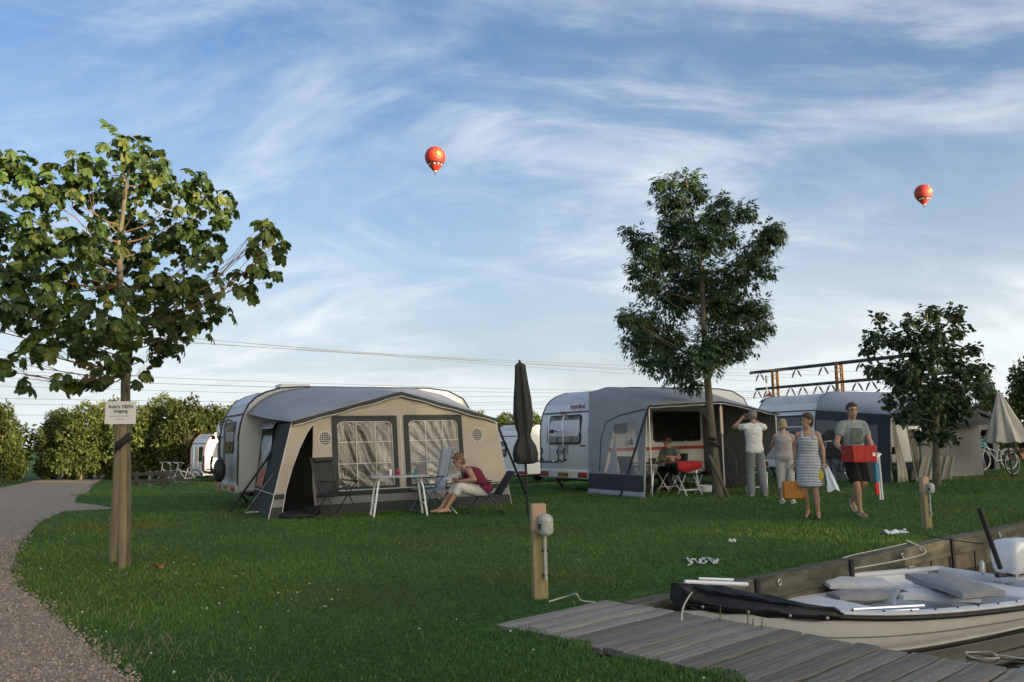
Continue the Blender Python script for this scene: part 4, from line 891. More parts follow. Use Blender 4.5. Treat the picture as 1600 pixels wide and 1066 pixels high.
for k, (w, sd) in enumerate(((w_a, 3), (w_b, 8))):
    b = MB(); b.sheet(rect(w[0]-.09, w[1]+.09, w[2]-.02, w[3]+.10), [rect(w[0]+.02, w[1]-.02, w[2]+.02, w[3]-.02, .10)], lambda a, z, th: Vector((a, -D1-.007-th, z)), .004); fr = b.build('window', m_green, aw1, True, 30)
    b = MB()
    def pf(u, v, w=w, k=k):
        a = w[0]+(w[1]-w[0])*u; z = w[2]+(w[3]-w[2])*v; e = min(1, 6*min(u, 1-u, v, 1-v))
        if k == 0: d = .016*math.sin(20*(u+.9*v)+2*math.sin(5*v))+.010*math.sin(43*(u+.35*v)+3*math.sin(4*u))
        else:
            an = math.atan2(v-.02, 1.06-u); d = .018*math.sin(34*an)+.009*math.sin(71*an+2*u)
            d *= .25+.75*S(.35, .8, v+.9*(u-.35))
        return (a, -D1+.004+e*d*.85, z)
    b.grid(90, 60, pf); b.build('pane', m_vinyl, fr, True, 0)
    b = MB()
    for fz in (.36, .68): b.bx(w[0]+.02, w[1]-.02, -D1-.014, -D1-.012, w[2]+(w[3]-w[2])*fz-.006, w[2]+(w[3]-w[2])*fz+.006)
    for fa in (.34, .68): b.bx(w[0]+(w[1]-w[0])*fa-.006, w[0]+(w[1]-w[0])*fa+.006, -D1-.0165, -D1-.0145, w[2]+.02, w[3]-.02)
    b.build('glazing_bar', m_piping, fr)
    b = MB(); b.tube([(a, -D1-.014, z) for a, z in rect(w[0]+.02, w[1]-.02, w[2]+.02, w[3]-.02, .10)[1:]], .008, 5); b.build('piping', m_piping, fr)
b = MB(); b.grid(40, 4, lambda u, v: (2.25+1.2*u, -D1+.16+.02*math.sin(40*u), .4+1.4*v)); b.build('curtain', m_curt, aw1, True, 60)
b = MB(); b.sheet([(-.1, 0), (1.95, 0), (1.95, 1.9), (-.1, 1.75)], [], lambda a, z, th: Vector((a, -1.25-th, z)), .006); b.build('interior_shade_sheet', mat('interior_shade_black', (.014, .014, .015), .9), aw1, False)  # black sheet stands in for the shade inside, behind door and left window
b = MB(); b.bx(-.2, 4.3, -2.3, -.05, .003, .012); b.build('floor_shade_sheet', mat('floor_shade_dark', (.03, .032, .034), .8), aw1, False)  # dark floor added to paint the tent interior as unlit
b = MB(); b.grid(16, 4, lambda u, v: (1.72+.30*u, -D1+.16+.02*math.sin(20*u), .4+1.4*v)); b.build('curtain', m_curt, aw1, True, 60)
for a, z in ((.62, 1.42), (3.83, 1.44)):
    b = MB(); b.loft([[(a+r*math.cos(q), -D1-y, z+r*math.sin(q)*1.12) for q in [2*PI*i/24 for i in range(24)]] for r, y in ((.135, .007), (.135, .012), (.118, .012), (.118, .007))]); vt = b.build('round_vent', m_piping, aw1)
    b = MB(); b.loft([[(a+r*math.cos(q), -D1-y, z+r*math.sin(q)*1.12) for q in [2*PI*i/24 for i in range(24)]] for r, y in ((.119, .008), (.001, .008))], caps=False); b.build('mesh', m_trim, vt)
    b = MB()
    for i in range(-3, 4):
        d = i*.033; e = math.sqrt(max(0, .118**2-d*d)); b.bx(a+d-.003, a+d+.003, -D1-.0115, -D1-.0095, z-e*1.1, z+e*1.1); b.bx(a-e, a+e, -D1-.0145, -D1-.0125, z+d*1.12-.003, z+d*1.12+.003)
    b.build('grid_bar', m_piping, vt)
for z0, z1, m_, o_ in ((.335, .43, m_green, .008), (.20, .333, m_band, .0085), (.005, .198, m_green, .008)):
    b = MB()
    for a0, a1 in ((.42, 4.3),): b.sheet([(a0, z0), (a1, z0), (a1, z1), (a0, z1)], [], lambda a, z, th: Vector((warp1(a, z), -D1-o_-th, z)), .004)
    b.build('skirt_band', m_, aw1, False)
    b = MB(); b.sheet([(0, z0), (.098, z0), (.098, z1), (0, z1)], [], lambda a, z, th: Vector((warp1(a, z), -D1-o_-th, z)), .004); b.build('skirt_band', m_, aw1, False)
b = MB(); b.tube([fw(a, z, .012) for a, z in door[:6]], .010, 5); b.build('piping', m_piping, aw1)
b = MB(); b.tube([fw(a, .435, .014) for a in [.45+i*.32 for i in range(13)]], .009, 5); b.build('piping', m_piping, aw1)
b = MB(); b.tube([fw(0, z, .010) for z in (0, .5, 1.0, 1.5, 1.72)], .010, 5); b.build('piping', m_piping, aw1)
b = MB(); b.tube([fw(2.14, z, .008) for z in (.45, 1.8)], .012, 5); b.tube([fw(2.14, 1.8, .008), fw(2.35, 2.02, .008), fw(2.8, 2.08, .008)], .008, 5); b.tube([fw(2.14, 1.8, .008), fw(1.95, 2.0, .008), fw(1.2, 1.93, .008), fw(.5, 1.79, .008)], .008, 5); b.build('seam', m_piping, aw1)
# left side wall with flower-print window
sw = lambda off: (lambda y, z, th: Vector((-.46*max(0, 1-z/1.74)*(.45+.55*(-y/D1))-th-off, y, z)))
b = MB(); b.sheet([(-D1, 0), (0, 0), (0, 1.75), (-D1, 1.72)], [rect(-1.12, -.22, .5, 1.5, .1)], sw(0), .006); b.build('side_wall', m_green, aw1, True, 30)
m_flow = bpy.data.materials.new('flower_print_window'); m_flow.use_nodes = True; nt = m_flow.node_tree; N = nt.nodes; L_ = nt.links; pb = N['Principled BSDF']
tcn = N.new('ShaderNodeTexCoord'); vo = N.new('ShaderNodeTexVoronoi'); vo.inputs['Scale'].default_value = 5.5; L_.new(tcn.outputs['Object'], vo.inputs['Vector'])
sx = N.new('ShaderNodeSeparateXYZ'); L_.new(tcn.outputs['Object'], sx.inputs[0])
nzz = N.new('ShaderNodeTexNoise'); nzz.inputs['Scale'].default_value = 4; L_.new(tcn.outputs['Object'], nzz.inputs['Vector'])
ad = N.new('ShaderNodeMath'); ad.operation = 'MULTIPLY_ADD'; ad.inputs[1].default_value = .7; L_.new(nzz.outputs[0], ad.inputs[0]); L_.new(sx.outputs[2], ad.inputs[2])
cr = N.new('ShaderNodeValToRGB'); L_.new(ad.outputs[0], cr.inputs[0]); el = cr.color_ramp.elements; el[0].position = .98; el[0].color = (.42, .07, .03, 1); el[1].position = 1.0; el[1].color = (.30, .36, .40, 1)
e = el.new(.995); e.color = (.14, .17, .09, 1)
mr_ = N.new('ShaderNodeMapRange'); mr_.inputs['From Min'].default_value = .7; mr_.inputs['From Max'].default_value = 2.1; L_.new(ad.outputs[0], mr_.inputs[0]); L_.new(mr_.outputs[0], cr.inputs[0])
for p_, c_ in zip(el, ((.42, .065, .03, 1), (.16, .17, .10, 1), (.34, .40, .45, 1))): p_.color = c_
el[0].position = .30; el[1].position = .42; el[2].position = .60
L_.new(cr.outputs[0], pb.inputs['Base Color']); pb.inputs['Roughness'].default_value = .22; pb.inputs['Specular IOR Level'].default_value = .8
b = MB(); b.grid(24, 30, lambda u, v: sw(.006)(-1.13+.92*u, .49+1.02*v, .012*math.sin(9*u+14*v)+.01)); b.build('side_window', m_flow, aw1, True, 0)
b = MB(); b.grid(20, 4, lambda u, v: (-.03-.10*v-.05*math.sin(PI*u)*v-.02*math.sin(u*16)*v, -.1-1.25*u, 1.80-.16*v)); b.build('side_flap', m_roofc, aw1, True, 60, solid=.006)
b = MB(); b.tube([sw(.012)(y, .43, 0) for y in (0, -.8, -1.6, -D1)], .010, 5); b.build('piping', m_piping, aw1)
b = MB(); b.sheet([(-D1, 0), (0, 0), (0, 1.75), (-D1, 1.72)], [], lambda y, z, th: Vector((W1+.20*max(0, 1-z/1.74)+th, y, z)), .006); b.build('side_wall', m_green, aw1, True, 30)
b = MB(); b.sheet([(-D1-.005, 0), (-D1+.001, 0), (-D1+.001, 1.7), (-D1-.005, 1.7)], [], lambda y, z, th: Vector((W1+.21*max(0, 1-z/1.74)+th, y, z)), .01); b.build('corner_strip', m_piping, aw1, False)
b = MB(); b.ball((.08, -D1-.25, .05), (.36, .26, .10), 12, 7); b.ball((.3, -D1-.2, .09), (.2, .2, .12), 10, 6); o = b.build('black_bag', m_tarp, None); o.location = O1; o.rotation_euler = (0, 0, A1); tag(o, 'black lumpy bag lying before the open door of the big tent', 'bag')
# the front leans: its foot stands further out than its head
def lean(o):
    if o.type == 'MESH':
        for v in o.data.vertices:
            if v.co.y < -D1+.25 and v.co.z < 1.74: v.co.y -= .22*(1-v.co.z/1.74)
        o.data.update()
    for c in o.children: lean(c)
for c in aw1.children:
    if c.name.split('.')[0] not in ('roof', 'valance'): lean(c)
m_grn_line = mat('dark_strap', (.02, .026, .028), .7)
def guy(label, p0, p1, r, m): return rod('guy_line', label, 'guy line', p0, p1, r, m, 'guy lines of the tents', n=2)
def loc1(a, y, z): return O1+u1*a+w1*y+V(0, 0, z)
guy('dark storm strap slanting from the right eave of the big tent', loc1(4.3, -D1, 1.72), gnd(822, 773), .026, m_grn_line)
guy('dark strap slanting down past the flower window of the big tent', loc1(-.05, -1.4, 1.3), gnd(358, 801), .022, m_grn_line)
guy('thin pale line from the tent corner to the grass on the left', loc1(-.1, -D1, 1.1), gnd(383, 800), .006, m_piping)
guy('thin pale line from the right tent corner to the grass', loc1(4.35, -D1, .75), gnd(797, 787), .010, m_alu)
p = gnd(395, 803); b = MB(); b.lathe([(.0, .012), (.10, .012), (.15, .03), (.155, .034), (.145, .028), (.09, .016), (0, .016)], p, 18); tag(b.build('plate', m_white), 'white plate lying in the grass left of the big tent', 'plate')
# --- grey open awning of the second caravan
m_gblue = mat('blue_grey_canvas', (.36, .375, .39), .85, var=.07, scale=2, bump=.12, spec=.2, transl=.08)
m_gdark = mat('dark_slate_canvas', (.055, .065, .078), .85, var=.1, bump=.1)
m_navy = mat('navy_trim_canvas', (.022, .03, .05), .8)
m_gwall = mat('grey_inner_canvas', (.20, .20, .20), .9, var=.1, bump=.15)
m_flapc = mat('pale_blue_mud_flap', (.30, .35, .39), .7, var=.15)
aw2 = thing('awning_tent', 'open-fronted grey awning with a red-clothed table under it', 'tent', O2, A2, 'awnings joined to the caravans')
W2, D2 = 4.03, 2.2; F2 = [(0, 2.00), (2.2, 2.10), (4.03, 1.80)]; RE2 = [(0, 2.42), (.5, 2.56), (3.4, 2.55), (4.03, 2.35)]
awning_roof(aw2, W2, D2, F2, RE2, m_gblue); front_edge(aw2, W2, D2, F2, m_navy, .05, m_piping)
sw2 = lambda off: (lambda y, z, th: Vector((-.10*max(0, 1-z/2)-th-off, y, z)))
win2 = [(-1.95, .50), (-.62, .50), (-1.0, 1.62), (-1.75, 1.66)]
b = MB(); b.sheet([(-2.12, .0), (0, 0), (0, 2.44), (-2.2, 2.0)], [win2], sw2(0), .006); b.build('side_wall', m_gblue, aw2, True, 30)
b = MB(); b.sheet(win2, [], sw2(-.004), .002); b.build('side_window', mat('clear_vinyl_sheet', (.5, .53, .56), .08, alpha=.22, spec=.8), aw2, False)
b = MB(); b.sheet([(-.66, .50), (-1.10, .50), (-.98, 1.4)], [], sw2(-.05), .004); b.build('curtain', mat('white_curtain', (.55, .57, .58), .9), aw2, False)
b = MB(); b.sheet([(-2.10, .12), (0, .12), (0, .48), (-2.06, .48)], [], sw2(.008), .004); b.build('skirt_band', m_gdark, aw2, False)
b = MB(); b.grid(20, 2, lambda u, v: sw2(.012)(-2.14*u, .12*v, .05*(1-v)+.012*math.sin(21*u))); b.build('mud_flap', m_flapc, aw2, True, 60, solid=.004)
b = MB(); b.tube([sw2(.01)(y, z, 0) for y, z in ((-2.12, .0), (-2.16, 1.0), (-2.2, 2.0))], .010, 5); b.build('piping', m_piping, aw2)
b = MB(); b.tube([sw2(.01)(y, z, 0) for y, z in ((-.45, .55), (-.5, 1.3), (-.7, 1.68), (-1.2, 1.82), (-2.15, 1.93))], .014, 5); b.build('door_zip', m_gdark, aw2)
b = MB(); b.sheet([(-.0, 0), (-1.0, .0), (-2.2, 1.2), (-2.2, 1.8), (0, 2.35)], [], lambda y, z, th: Vector((W2+th, y, z)), .006); b.build('side_wall', m_gwall, aw2, True, 30)
b = MB(); b.sheet([(-.55, .35), (-2.15, .35), (-2.15, .78), (-.55, 1.9)], [], lambda y, z, th: Vector((W2-.75+.3*y+th, y, z)), .006); b.build('draped_panel', m_gwall, aw2, True, 30)
for a in (.06, 2.2, 3.99): b = MB(); b.tube([(a, -D2+.02, 0), (a, -D2+.02, lin(F2, a)-.01)], .016, 8); b.build('pole', m_alu, aw2)
def loc2(a, y, z): return O2+u2*a+w2*y+V(0, 0, z)
guy('dark storm strap slanting down before the grey awning side wall', loc2(0, -D2-.05, 1.98), gnd(969, 778), .028, m_navy)
b = MB(); b.lathe([(.006, 0), (.05, .02), (.045, .1), (.02, .16), (.006, .2)], (0, 0, 0), 10); hang = thing('hanging_bag', 'small blue bag hanging on a cord from the caravan wall', 'bag', loc2(1.15, -.12, 1.12)); o = b.build('pouch', mat('blue_pouch', (.08, .10, .26), .8), hang); b = MB(); b.tube([(0, 0, .19), (0, 0, .9)], .006, 5); b.build('cord', m_trim, hang)
b = MB(); b.bx(-.04, .04, -.012, .012, 0, .62); o = b.build('paper_strip', mat('cream_card', (.52, .42, .33), .8)); o.location = loc2(2.17, -D2-.01, 1.36); o.rotation_euler = (0, 0, A2); tag(o, 'cream strip of card hanging on the middle awning pole', 'card')
# --- blue-grey awning of the third caravan
m_sb = mat('slate_blue_canvas', (.38, .40, .43), .8, var=.08, scale=2, bump=.1, spec=.3)
aw3 = thing('awning_tent', 'blue-grey awning with open front behind the maple tree', 'tent', O3, A3, 'awnings joined to the caravans')
W3, D3 = 4.6, 2.4; F3 = [(0, 1.74), (2.3, 2.15), (4.6, 1.74)]; RE3 = [(0, 1.95), (.15, 2.3), (.4, 2.48), (.8, 2.52), (4.2, 2.50), (4.6, 2.3)]
awning_roof(aw3, W3, D3, F3, RE3, m_sb); front_edge(aw3, W3, D3, F3, m_gdark, .10, m_gdark)
sw3 = lambda off: (lambda y, z, th: Vector((-.15*max(0, 1-z/1.75)-th-off, y, z)))
b = MB(); b.sheet([(-D3, 0), (0, 0), (0, 1.96), (-D3, 1.75)], [], sw3(0), .006); b.build('side_wall', m_gwall, aw3, True, 30)
b = MB(); b.sheet([(-D3, 1.50), (0, 1.56), (0, 1.97), (-D3, 1.76)], [], sw3(.009), .006); b.build('side_valance', m_gdark, aw3, False)
for y0, y1 in ((-2.38, -2.02), (-1.35, -1.15)): b = MB(); b.sheet([(y0, 0), (y1, 0), (y1, 1.5), (y0, 1.5)], [], sw3(.010), .004); b.build('side_stripe', m_gdark, aw3, False)
b = MB(); b.sheet(rect(-1.05, -.2, .6, 1.4, .1), [], sw3(.012), .004); b.build('side_window', m_glass, aw3, False)
b = MB(); b.grid(14, 8, lambda u, v: (.06+.42*u*(1-.82*v)+.03*math.sin(6*v), -D3-.02-.03*math.sin(14*u)*(1-v), 1.62*v)); b.build('door_flap', mat('cream_flap', (.42, .40, .35), .85, bump=.2), aw3, True, 60, solid=.005)
b = MB(); b.sheet([(.5, 1.45), (4.6, 1.45), (4.6, 1.72), (2.3, 2.12), (.5, 1.80)], [], lambda a, z, th: Vector((a, -D3-th, z)), .006); b.build('front_panel', m_gdark, aw3, False)
b = MB(); b.sheet([(1.2, .0), (4.6, .0), (4.6, 1.45), (1.9, 1.45)], [], lambda a, z, th: Vector((a, -D3+.4-th, z)), .006); b.build('inner_wall', m_gwall, aw3, False)
b = MB(); b.bx(.5, 1.2, -D3+.5, -D3+.9, .66, .70); tb = b.build('camp_kitchen_top', m_white); tb.location = O3; tb.rotation_euler = (0, 0, A3)
kt = thing('camp_table', 'small table with kitchen things inside the blue-grey awning', 'table', O3, A3); tb.parent = kt; tb.location = (0, 0, 0); tb.rotation_euler = (0, 0, 0); tb.name = 'table_top'
for x in (.55, 1.15):
    b = MB(); b.tube([(x, -D3+.55, .66), (x+.05, -D3+.5, 0)], .014, 6); b.build('leg', m_alu, kt)
b = MB(); b.bx(.5, 1.2, -D3+.92, -D3+.98, .0, .64); b.build('cloth_front', m_trim, kt)
for i, (x, r, h) in enumerate(((.62, .06, .12), (.8, .09, .07), (1.0, .05, .2))): o = MB().lathe([(r*.8, 0), (r, h*.5), (r*.7, h)], O3+u3*x+w3*(-D3+.7)+V(0, 0, .70), 10).build('cooking_pot', m_trim); tag(o, ('short dark pot at the left of the small kitchen table', 'wide low pan in the middle of the small kitchen table', 'tall dark flask on the small kitchen table')[i], 'pot', 'pots on the kitchen table')
b = MB(); b.bx(.4, 2.2, -.45, -.4, .9, 1.5); o = b.build('screen_cloth', m_curt, aw3)
# striped windbreak
m_str = bpy.data.materials.new('striped_windbreak_cloth'); m_str.use_nodes = True; nt = m_str.node_tree; N = nt.nodes; L_ = nt.links
tcn = N.new('ShaderNodeTexCoord'); wv = N.new('ShaderNodeTexWave'); wv.inputs['Scale'].default_value = 1.6; wv.bands_direction = 'X'; L_.new(tcn.outputs['Object'], wv.inputs[0]); cr = N.new('ShaderNodeValToRGB'); cr.color_ramp.interpolation = 'CONSTANT'; L_.new(wv.outputs[0], cr.inputs[0])
el = cr.color_ramp.elements; el[0].color = (.42, .40, .34, 1); el[1].position = .72; el[1].color = (.10, .17, .14, 1); e = el.new(.45); e.color = (.36, .13, .10, 1); e = el.new(.55); e.color = (.44, .42, .36, 1)
L_.new(cr.outputs[0], N['Principled BSDF'].inputs['Base Color']); N['Principled BSDF'].inputs['Roughness'].default_value = .9
q = gnd(1452, 752); wb = thing('windbreak', 'striped cream and red windbreak cloth behind the maple trunk', 'windbreak', q, R(14))
b = MB(); b.grid(40, 6, lambda u, v: (-.28+1.05*u, .10+.10*math.sin(3*u)+.02*math.sin(40*u)-.25*v, .62*v+.02)); b.build('cloth', m_str, wb, True, 60)
b = MB(); b.grid(24, 6, lambda u, v: (-.45+.42*u*(.6+.4*v)+.12*(1-v), .12+.03*math.sin(20*u), .02+1.35*v)); b.build('cloth', m_str, wb, True, 60)
for x0, x1 in ((-.30, -.58), (.78, .52)): b = MB(); b.tube([(x0, .1, 0), (x1, -.02, 1.55)], .022, 7); b.build('pole', mat('pale_wood_pole', (.45, .36, .27), .7), wb)
# --- blue tent beyond
pA = at(1490, 735, 27.2); aw4 = thing('frame_tent', 'dark blue and grey frame tent behind the bicycle with the turquoise crate', 'tent', (pA.x, 27.2, 0), R(12))
m_b4 = mat('dark_blue_canvas', (.035, .05, .10), .8, var=.1); m_b5 = mat('sky_blue_roof', (.20, .24, .36), .6, var=.1)
for s, x in (('l', 0), ('r', 1.75)): b = MB(); b.sheet([(0, 0), (2.6, 0), (2.6, 1.65), (0, 1.65)], [], lambda y, z, th: Vector((x+th, y, z)), .006); b.build('side_wall', m_b4, aw4, False)
b = MB(); b.sheet([(0, 0), (1.75, 0), (1.75, 1.65), (.88, 2.0), (0, 1.65)], [[(.95, .02), (1.55, .02), (1.55, .9), (1.4, 1.3), (1.15, 1.3), (.95, .7)]], lambda a, z, th: Vector((a, -.003-th, z)), .006); b.build('front_wall', m_gwall, aw4, False)
b = MB(); b.sheet(rect(.12, .62, .5, 1.35, .12), [], lambda a, z, th: Vector((a, -.012-th, z)), .006); b.build('window', m_vinyl, aw4, False)
b = MB(); b.sheet([(0, 0), (.75, 0), (.75, .32), (0, .32)], [], lambda a, z, th: Vector((a, -.012-th, z)), .006); b.build('skirt_band', m_b4, aw4, False)
b = MB(); b.sheet([(.72, 0), (.84, 0), (.84, 1.75), (.72, 1.75)], [], lambda a, z, th: Vector((a, -.018-th, z)), .006); b.build('corner_strip', m_b4, aw4, False)
b = MB(); b.grid(8, 4, lambda u, v: (.86+.34*u*(1-.9*v), -.05-.02*math.sin(9*u), .02+1.5*v)); b.build('door_flap', m_curt, aw4, True, 60, solid=.005)
b = MB(); b.loft([[(-.12, y, 1.62), (.88, y, 2.05), (1.87, y, 1.62)] for y in (-.15, 2.7)], closed=False); b.build('roof', m_b5, aw4, False, solid=.01)
b = MB(); b.loft([[(-.12, -.16, 1.62), (.88, -.16, 2.05), (1.87, -.16, 1.62)], [(-.12, -.17, 1.50), (.88, -.17, 1.90), (1.87, -.17, 1.50)]], closed=False); b.build('valance', m_gdark, aw4, False, solid=.006)
pO = at(1590, 735, 36); ot = thing('orange_tent', 'orange tent catching the last sun at the far right', 'tent', (pO.x, 36, 0), R(20))
b = MB(); b.loft([[(-1.1, y, 0), (-.9, y, .9), (0, y, 2.0), (.9, y, .9), (1.1, y, 0)] for y in (0, 2.4)], closed=False); b.build('roof', mat('orange_nylon', (.62, .20, .05), .6, transl=.3), ot, False, solid=.006)
b = MB(); b.add([(-1.1, .02, 0), (-.9, .02, .9), (0, .02, 2.0), (.9, .02, .9), (1.1, .02, 0)], [(0, 1, 2, 3, 4)]); b.build('front_wall', mat('pale_orange_nylon', (.55, .26, .12), .7), ot, False)
# ------------------------------------------------------------------ furniture and camp things
m_cloth_d = mat('charcoal_sling_fabric', (.03, .034, .034), .8, var=.15, scale=20)
m_frame_d = mat('dark_grey_tube', (.06, .065, .068), .4, metal=.5)
def camp_chair(label, p, rz, recl=20, hi=.74, fab=m_cloth_d, frm=m_frame_d, foot=False, pillow=True, group='folding camp chairs', sh=.42):
    # faces local -y
    t = thing('camp_chair', label, 'chair', p, rz, group); a = R(recl); w = .25
    sb = lambda s: Vector((0, .22+math.sin(a)*s, sh-.02+math.cos(a)*s))
    b = MB(); b.grid(4, 6, lambda u, v: (-w+2*w*u, -.25+.47*v, sh-.03*math.sin(PI*v))); b.build('seat', fab, t, True, 60, solid=.012)
    b = MB(); b.grid(4, 8, lambda u, v: (-w+.01+(2*w-.02)*u, *(sb(hi*v)+V(0, .03*math.sin(PI*u), 0))[1:])); b.build('backrest', fab, t, True, 60, solid=.012)
    if pillow: q = sb(hi-.04); b = MB(); b.tube([(-w+.03, q.y-.03, q.z), (w-.03, q.y-.03, q.z)], .045, 10); b.build('head_pillow', fab, t)
    for s in (-1, 1):
        b = MB(); b.tube([(s*(w+.01), *sb(0)[1:]), (s*(w+.01), *sb(hi)[1:])], .012, 7); b.build('back_frame', frm, t)
        b = MB(); b.tube([(s*(w+.01), -.27, sh), (s*(w+.01), .24, sh-.01)], .012, 7); b.build('seat_rail', frm, t)
        b = MB(); b.tube([(s*(w+.03), -.24, sh+.22), (s*(w+.03), .20, sh+.24)], .018, 8, flat=.6); b.build('armrest', m_trim, t)
        b = MB(); b.tube([(s*(w+.03), -.2, sh+.21), (s*(w+.03), .34, .0)], .011, 7); b.build('leg', frm, t)
        b = MB(); b.tube([(s*(w+.02), .16, sh+.22), (s*(w+.02), -.30, .0)], .011, 7); b.build('leg', frm, t)
    for yb, wb_ in ((.34, .03), (-.30, .02)): b = MB(); b.tube([(-w-wb_, yb, .012), (w+wb_, yb, .012)], .010, 6); b.build('floor_bar', frm, t)
    if foot: b = MB(); b.grid(3, 5, lambda u, v: (-w+2*w*u, -.26-.5*v, sh-.10*v)); b.build('leg_rest', fab, t, True, 60, solid=.012)
    return t
p = gnd(527, 809); camp_chair('dark high-backed camp chair with head pillow left of the white table', p, R(58), 16, .70)
def folding_table(label, p, rz, L, Wd, h, top, frm, group=None, cat='table'):
    t = thing('camp_table', label, cat, p, rz, group)
    b = MB(); b.bx(-L/2, L/2, -Wd/2, Wd/2, h-.025, h); b.build('table_top', top, t, bevel=.008)
    for s in (-1, 1):
        x = s*(L/2-.10); e = Wd/2-.06; k = s*.14
        b = MB(); b.tube([(x-k*.3, -e*.5, h-.03), (x-k*.2, -e*.7, h-.10), (x, -e, h*.7), (x+k*.5, -e, .0)], .018, 7); b.build('leg', frm, t)
        b = MB(); b.tube([(x-k*.3, e*.5, h-.03), (x-k*.2, e*.7, h-.10), (x, e, h*.7), (x+k*.5, e, .0)], .018, 7); b.build('leg', frm, t)
        b = MB(); b.tube([(x+k*.5, -e+.03, .01), (x+k*.35, -e+.03, .14), (x+k*.25, -e+.10, .22), (x+k*.25, e-.10, .22), (x+k*.35, e-.03, .14), (x+k*.5, e-.03, .01)], .017, 7); b.build('leg_brace', frm, t)
    return t
pt = gnd(623, 806); ft = folding_table('white folding table with small pots standing before the big beige tent', pt, R(16), 1.02, .64, .72, mat('pale_blue_grey_table_top', (.40, .42, .47), .4), m_white)
def tabletop(x, y, z=.721): q = Matrix.Rotation(R(16), 3, 'Z') @ Vector((x, y, 0)); return Vector((pt.x+q.x, pt.y+q.y, z))
fp = thing('flower_pot', 'small pot of pink flowers on the white folding table', 'flower pot', tabletop(.0, .12))
b = MB(); b.lathe([(.035, 0), (.05, .06), (.045, .06)], (0, 0, 0), 12); b.build('pot', mat('raspberry_pot', (.30, .03, .07), .5), fp); b = MB()
for i in range(14): b.ball((.035*math.cos(i*2.4)*(i/14)**.5, .035*math.sin(i*2.4)*(i/14)**.5, .08+.012*(i % 3)), .016, 6, 4)
b.build('petals', mat('pink_petals', (.42, .06, .12), .7), fp)
b = MB(); b.lathe([(.028, 0), (.03, .05), (.03, .09), (.012, .11), (.012, .13)], tabletop(.30, -.05), 12); tag(b.build('bottle', mat('teal_bottle', (.03, .18, .20), .3)), 'small teal bottle at the right end of the white folding table', 'bottle')
b = MB(); b.lathe([(.018, 0), (.018, .11), (.01, .12)], tabletop(-.13, .10), 10); tag(b.build('candle', m_white), 'short white candle beside the pink flowers', 'candle')
b = MB(); b.lathe([(.022, 0), (.02, .02), (.022, .05)], tabletop(.22, .12), 10); tag(b.build('cup', mat('green_cup', (.05, .20, .12), .4)), 'small green cup beside the teal bottle', 'cup')
lc = camp_chair('white and blue recliner chair tipped up behind the white table', gnd(668, 801)+V(0, .35, 0), R(-62), 12, .82, mat('white_padded_fabric', (.60, .62, .64), .8), mat('blue_tube', (.05, .16, .24), .4), pillow=False)
# folded dark parasol on its pole
def folded_parasol(label, base, top, prof, m, npl, group=None, polem=None, seed=1, cap=None):
    t = thing('folded_parasol', label, 'parasol', base, 0, group); d = Vector(top)-Vector(base); L = d.length
    b = MB(); b.tube([(0, 0, -.1), d], .022, 8); b.build('pole', polem or m_trim, t)
    g_ = random.Random(seed); ph = [g_.uniform(0, 6) for _ in range(4)]; rings = []
    for f, r in prof:
        c = d*f; ring = []
        for j in range(40):
            a = 2*PI*j/40; k = 1+.20*math.sin(npl*a+ph[0]+2*f)+.10*math.sin((npl*2-1)*a+ph[1]+5*f); ring.append(c+Vector((math.cos(a), math.sin(a)*.9, .05*math.sin(npl*a+ph[2])*(1 if f < prof[0][0]+.03 else 0)))*r*k)
        rings.append(ring)
    b = MB(); b.loft(rings); cn = b.build('canopy', m, t, True, 70)
    f, r = min(prof, key=lambda q: abs(q[0]-prof[0][0]-.18)); 
    b = MB(); b.tube([d*1.0, d*1.02], [.03, .012], 8); b.build('finial', cap or m_trim, t)
    return t
bs = gnd(826, 806); tp = at(812, 567, bs.y)
m_par = mat('faded_black_parasol_cloth', (.030, .033, .032), .8, var=.25, scale=5, bump=.2)
folded_parasol('folded dark parasol on a thin pole right of the big tent', bs, tp, [(.335, .10), (.35, .175), (.40, .185), (.45, .16), (.50, .10), (.53, .095), (.58, .13), (.66, .15), (.76, .135), (.86, .105), (.95, .085), (.985, .08), (1.0, .03)], m_par, 6, 'folded parasols')
# cream parasol at the right
bs = gnd(1583, 746); tp = at(1561, 612, bs.y)
folded_parasol('half-folded cream parasol standing at the right edge', bs, tp, [(.405, .50), (.42, .49), (.50, .44), (.62, .34), (.75, .23), (.88, .13), (.97, .06), (1.0, .02)], mat('cream_parasol_cloth', (.64, .60, .51), .85, var=.08, bump=.15, transl=.15), 8, 'folded parasols', seed=4)
for px, pt_, pb, lb in ((1317, 641, 745, 'dark blue folded parasol with white tip left of the man with the crate'), (1357, 636, 745, 'dark blue folded parasol with white tip right of the man with the crate')):
    bs = gnd(px-4, pb); tp = at(px+1, pt_, bs.y); folded_parasol(lb, bs, tp, [(.30, .05), (.32, .075), (.5, .085), (.7, .08), (.9, .06), (.97, .05), (1, .02)], mat('navy_parasol_cloth', (.016, .024, .045), .8), 5, 'folded parasols', seed=px, cap=m_white)
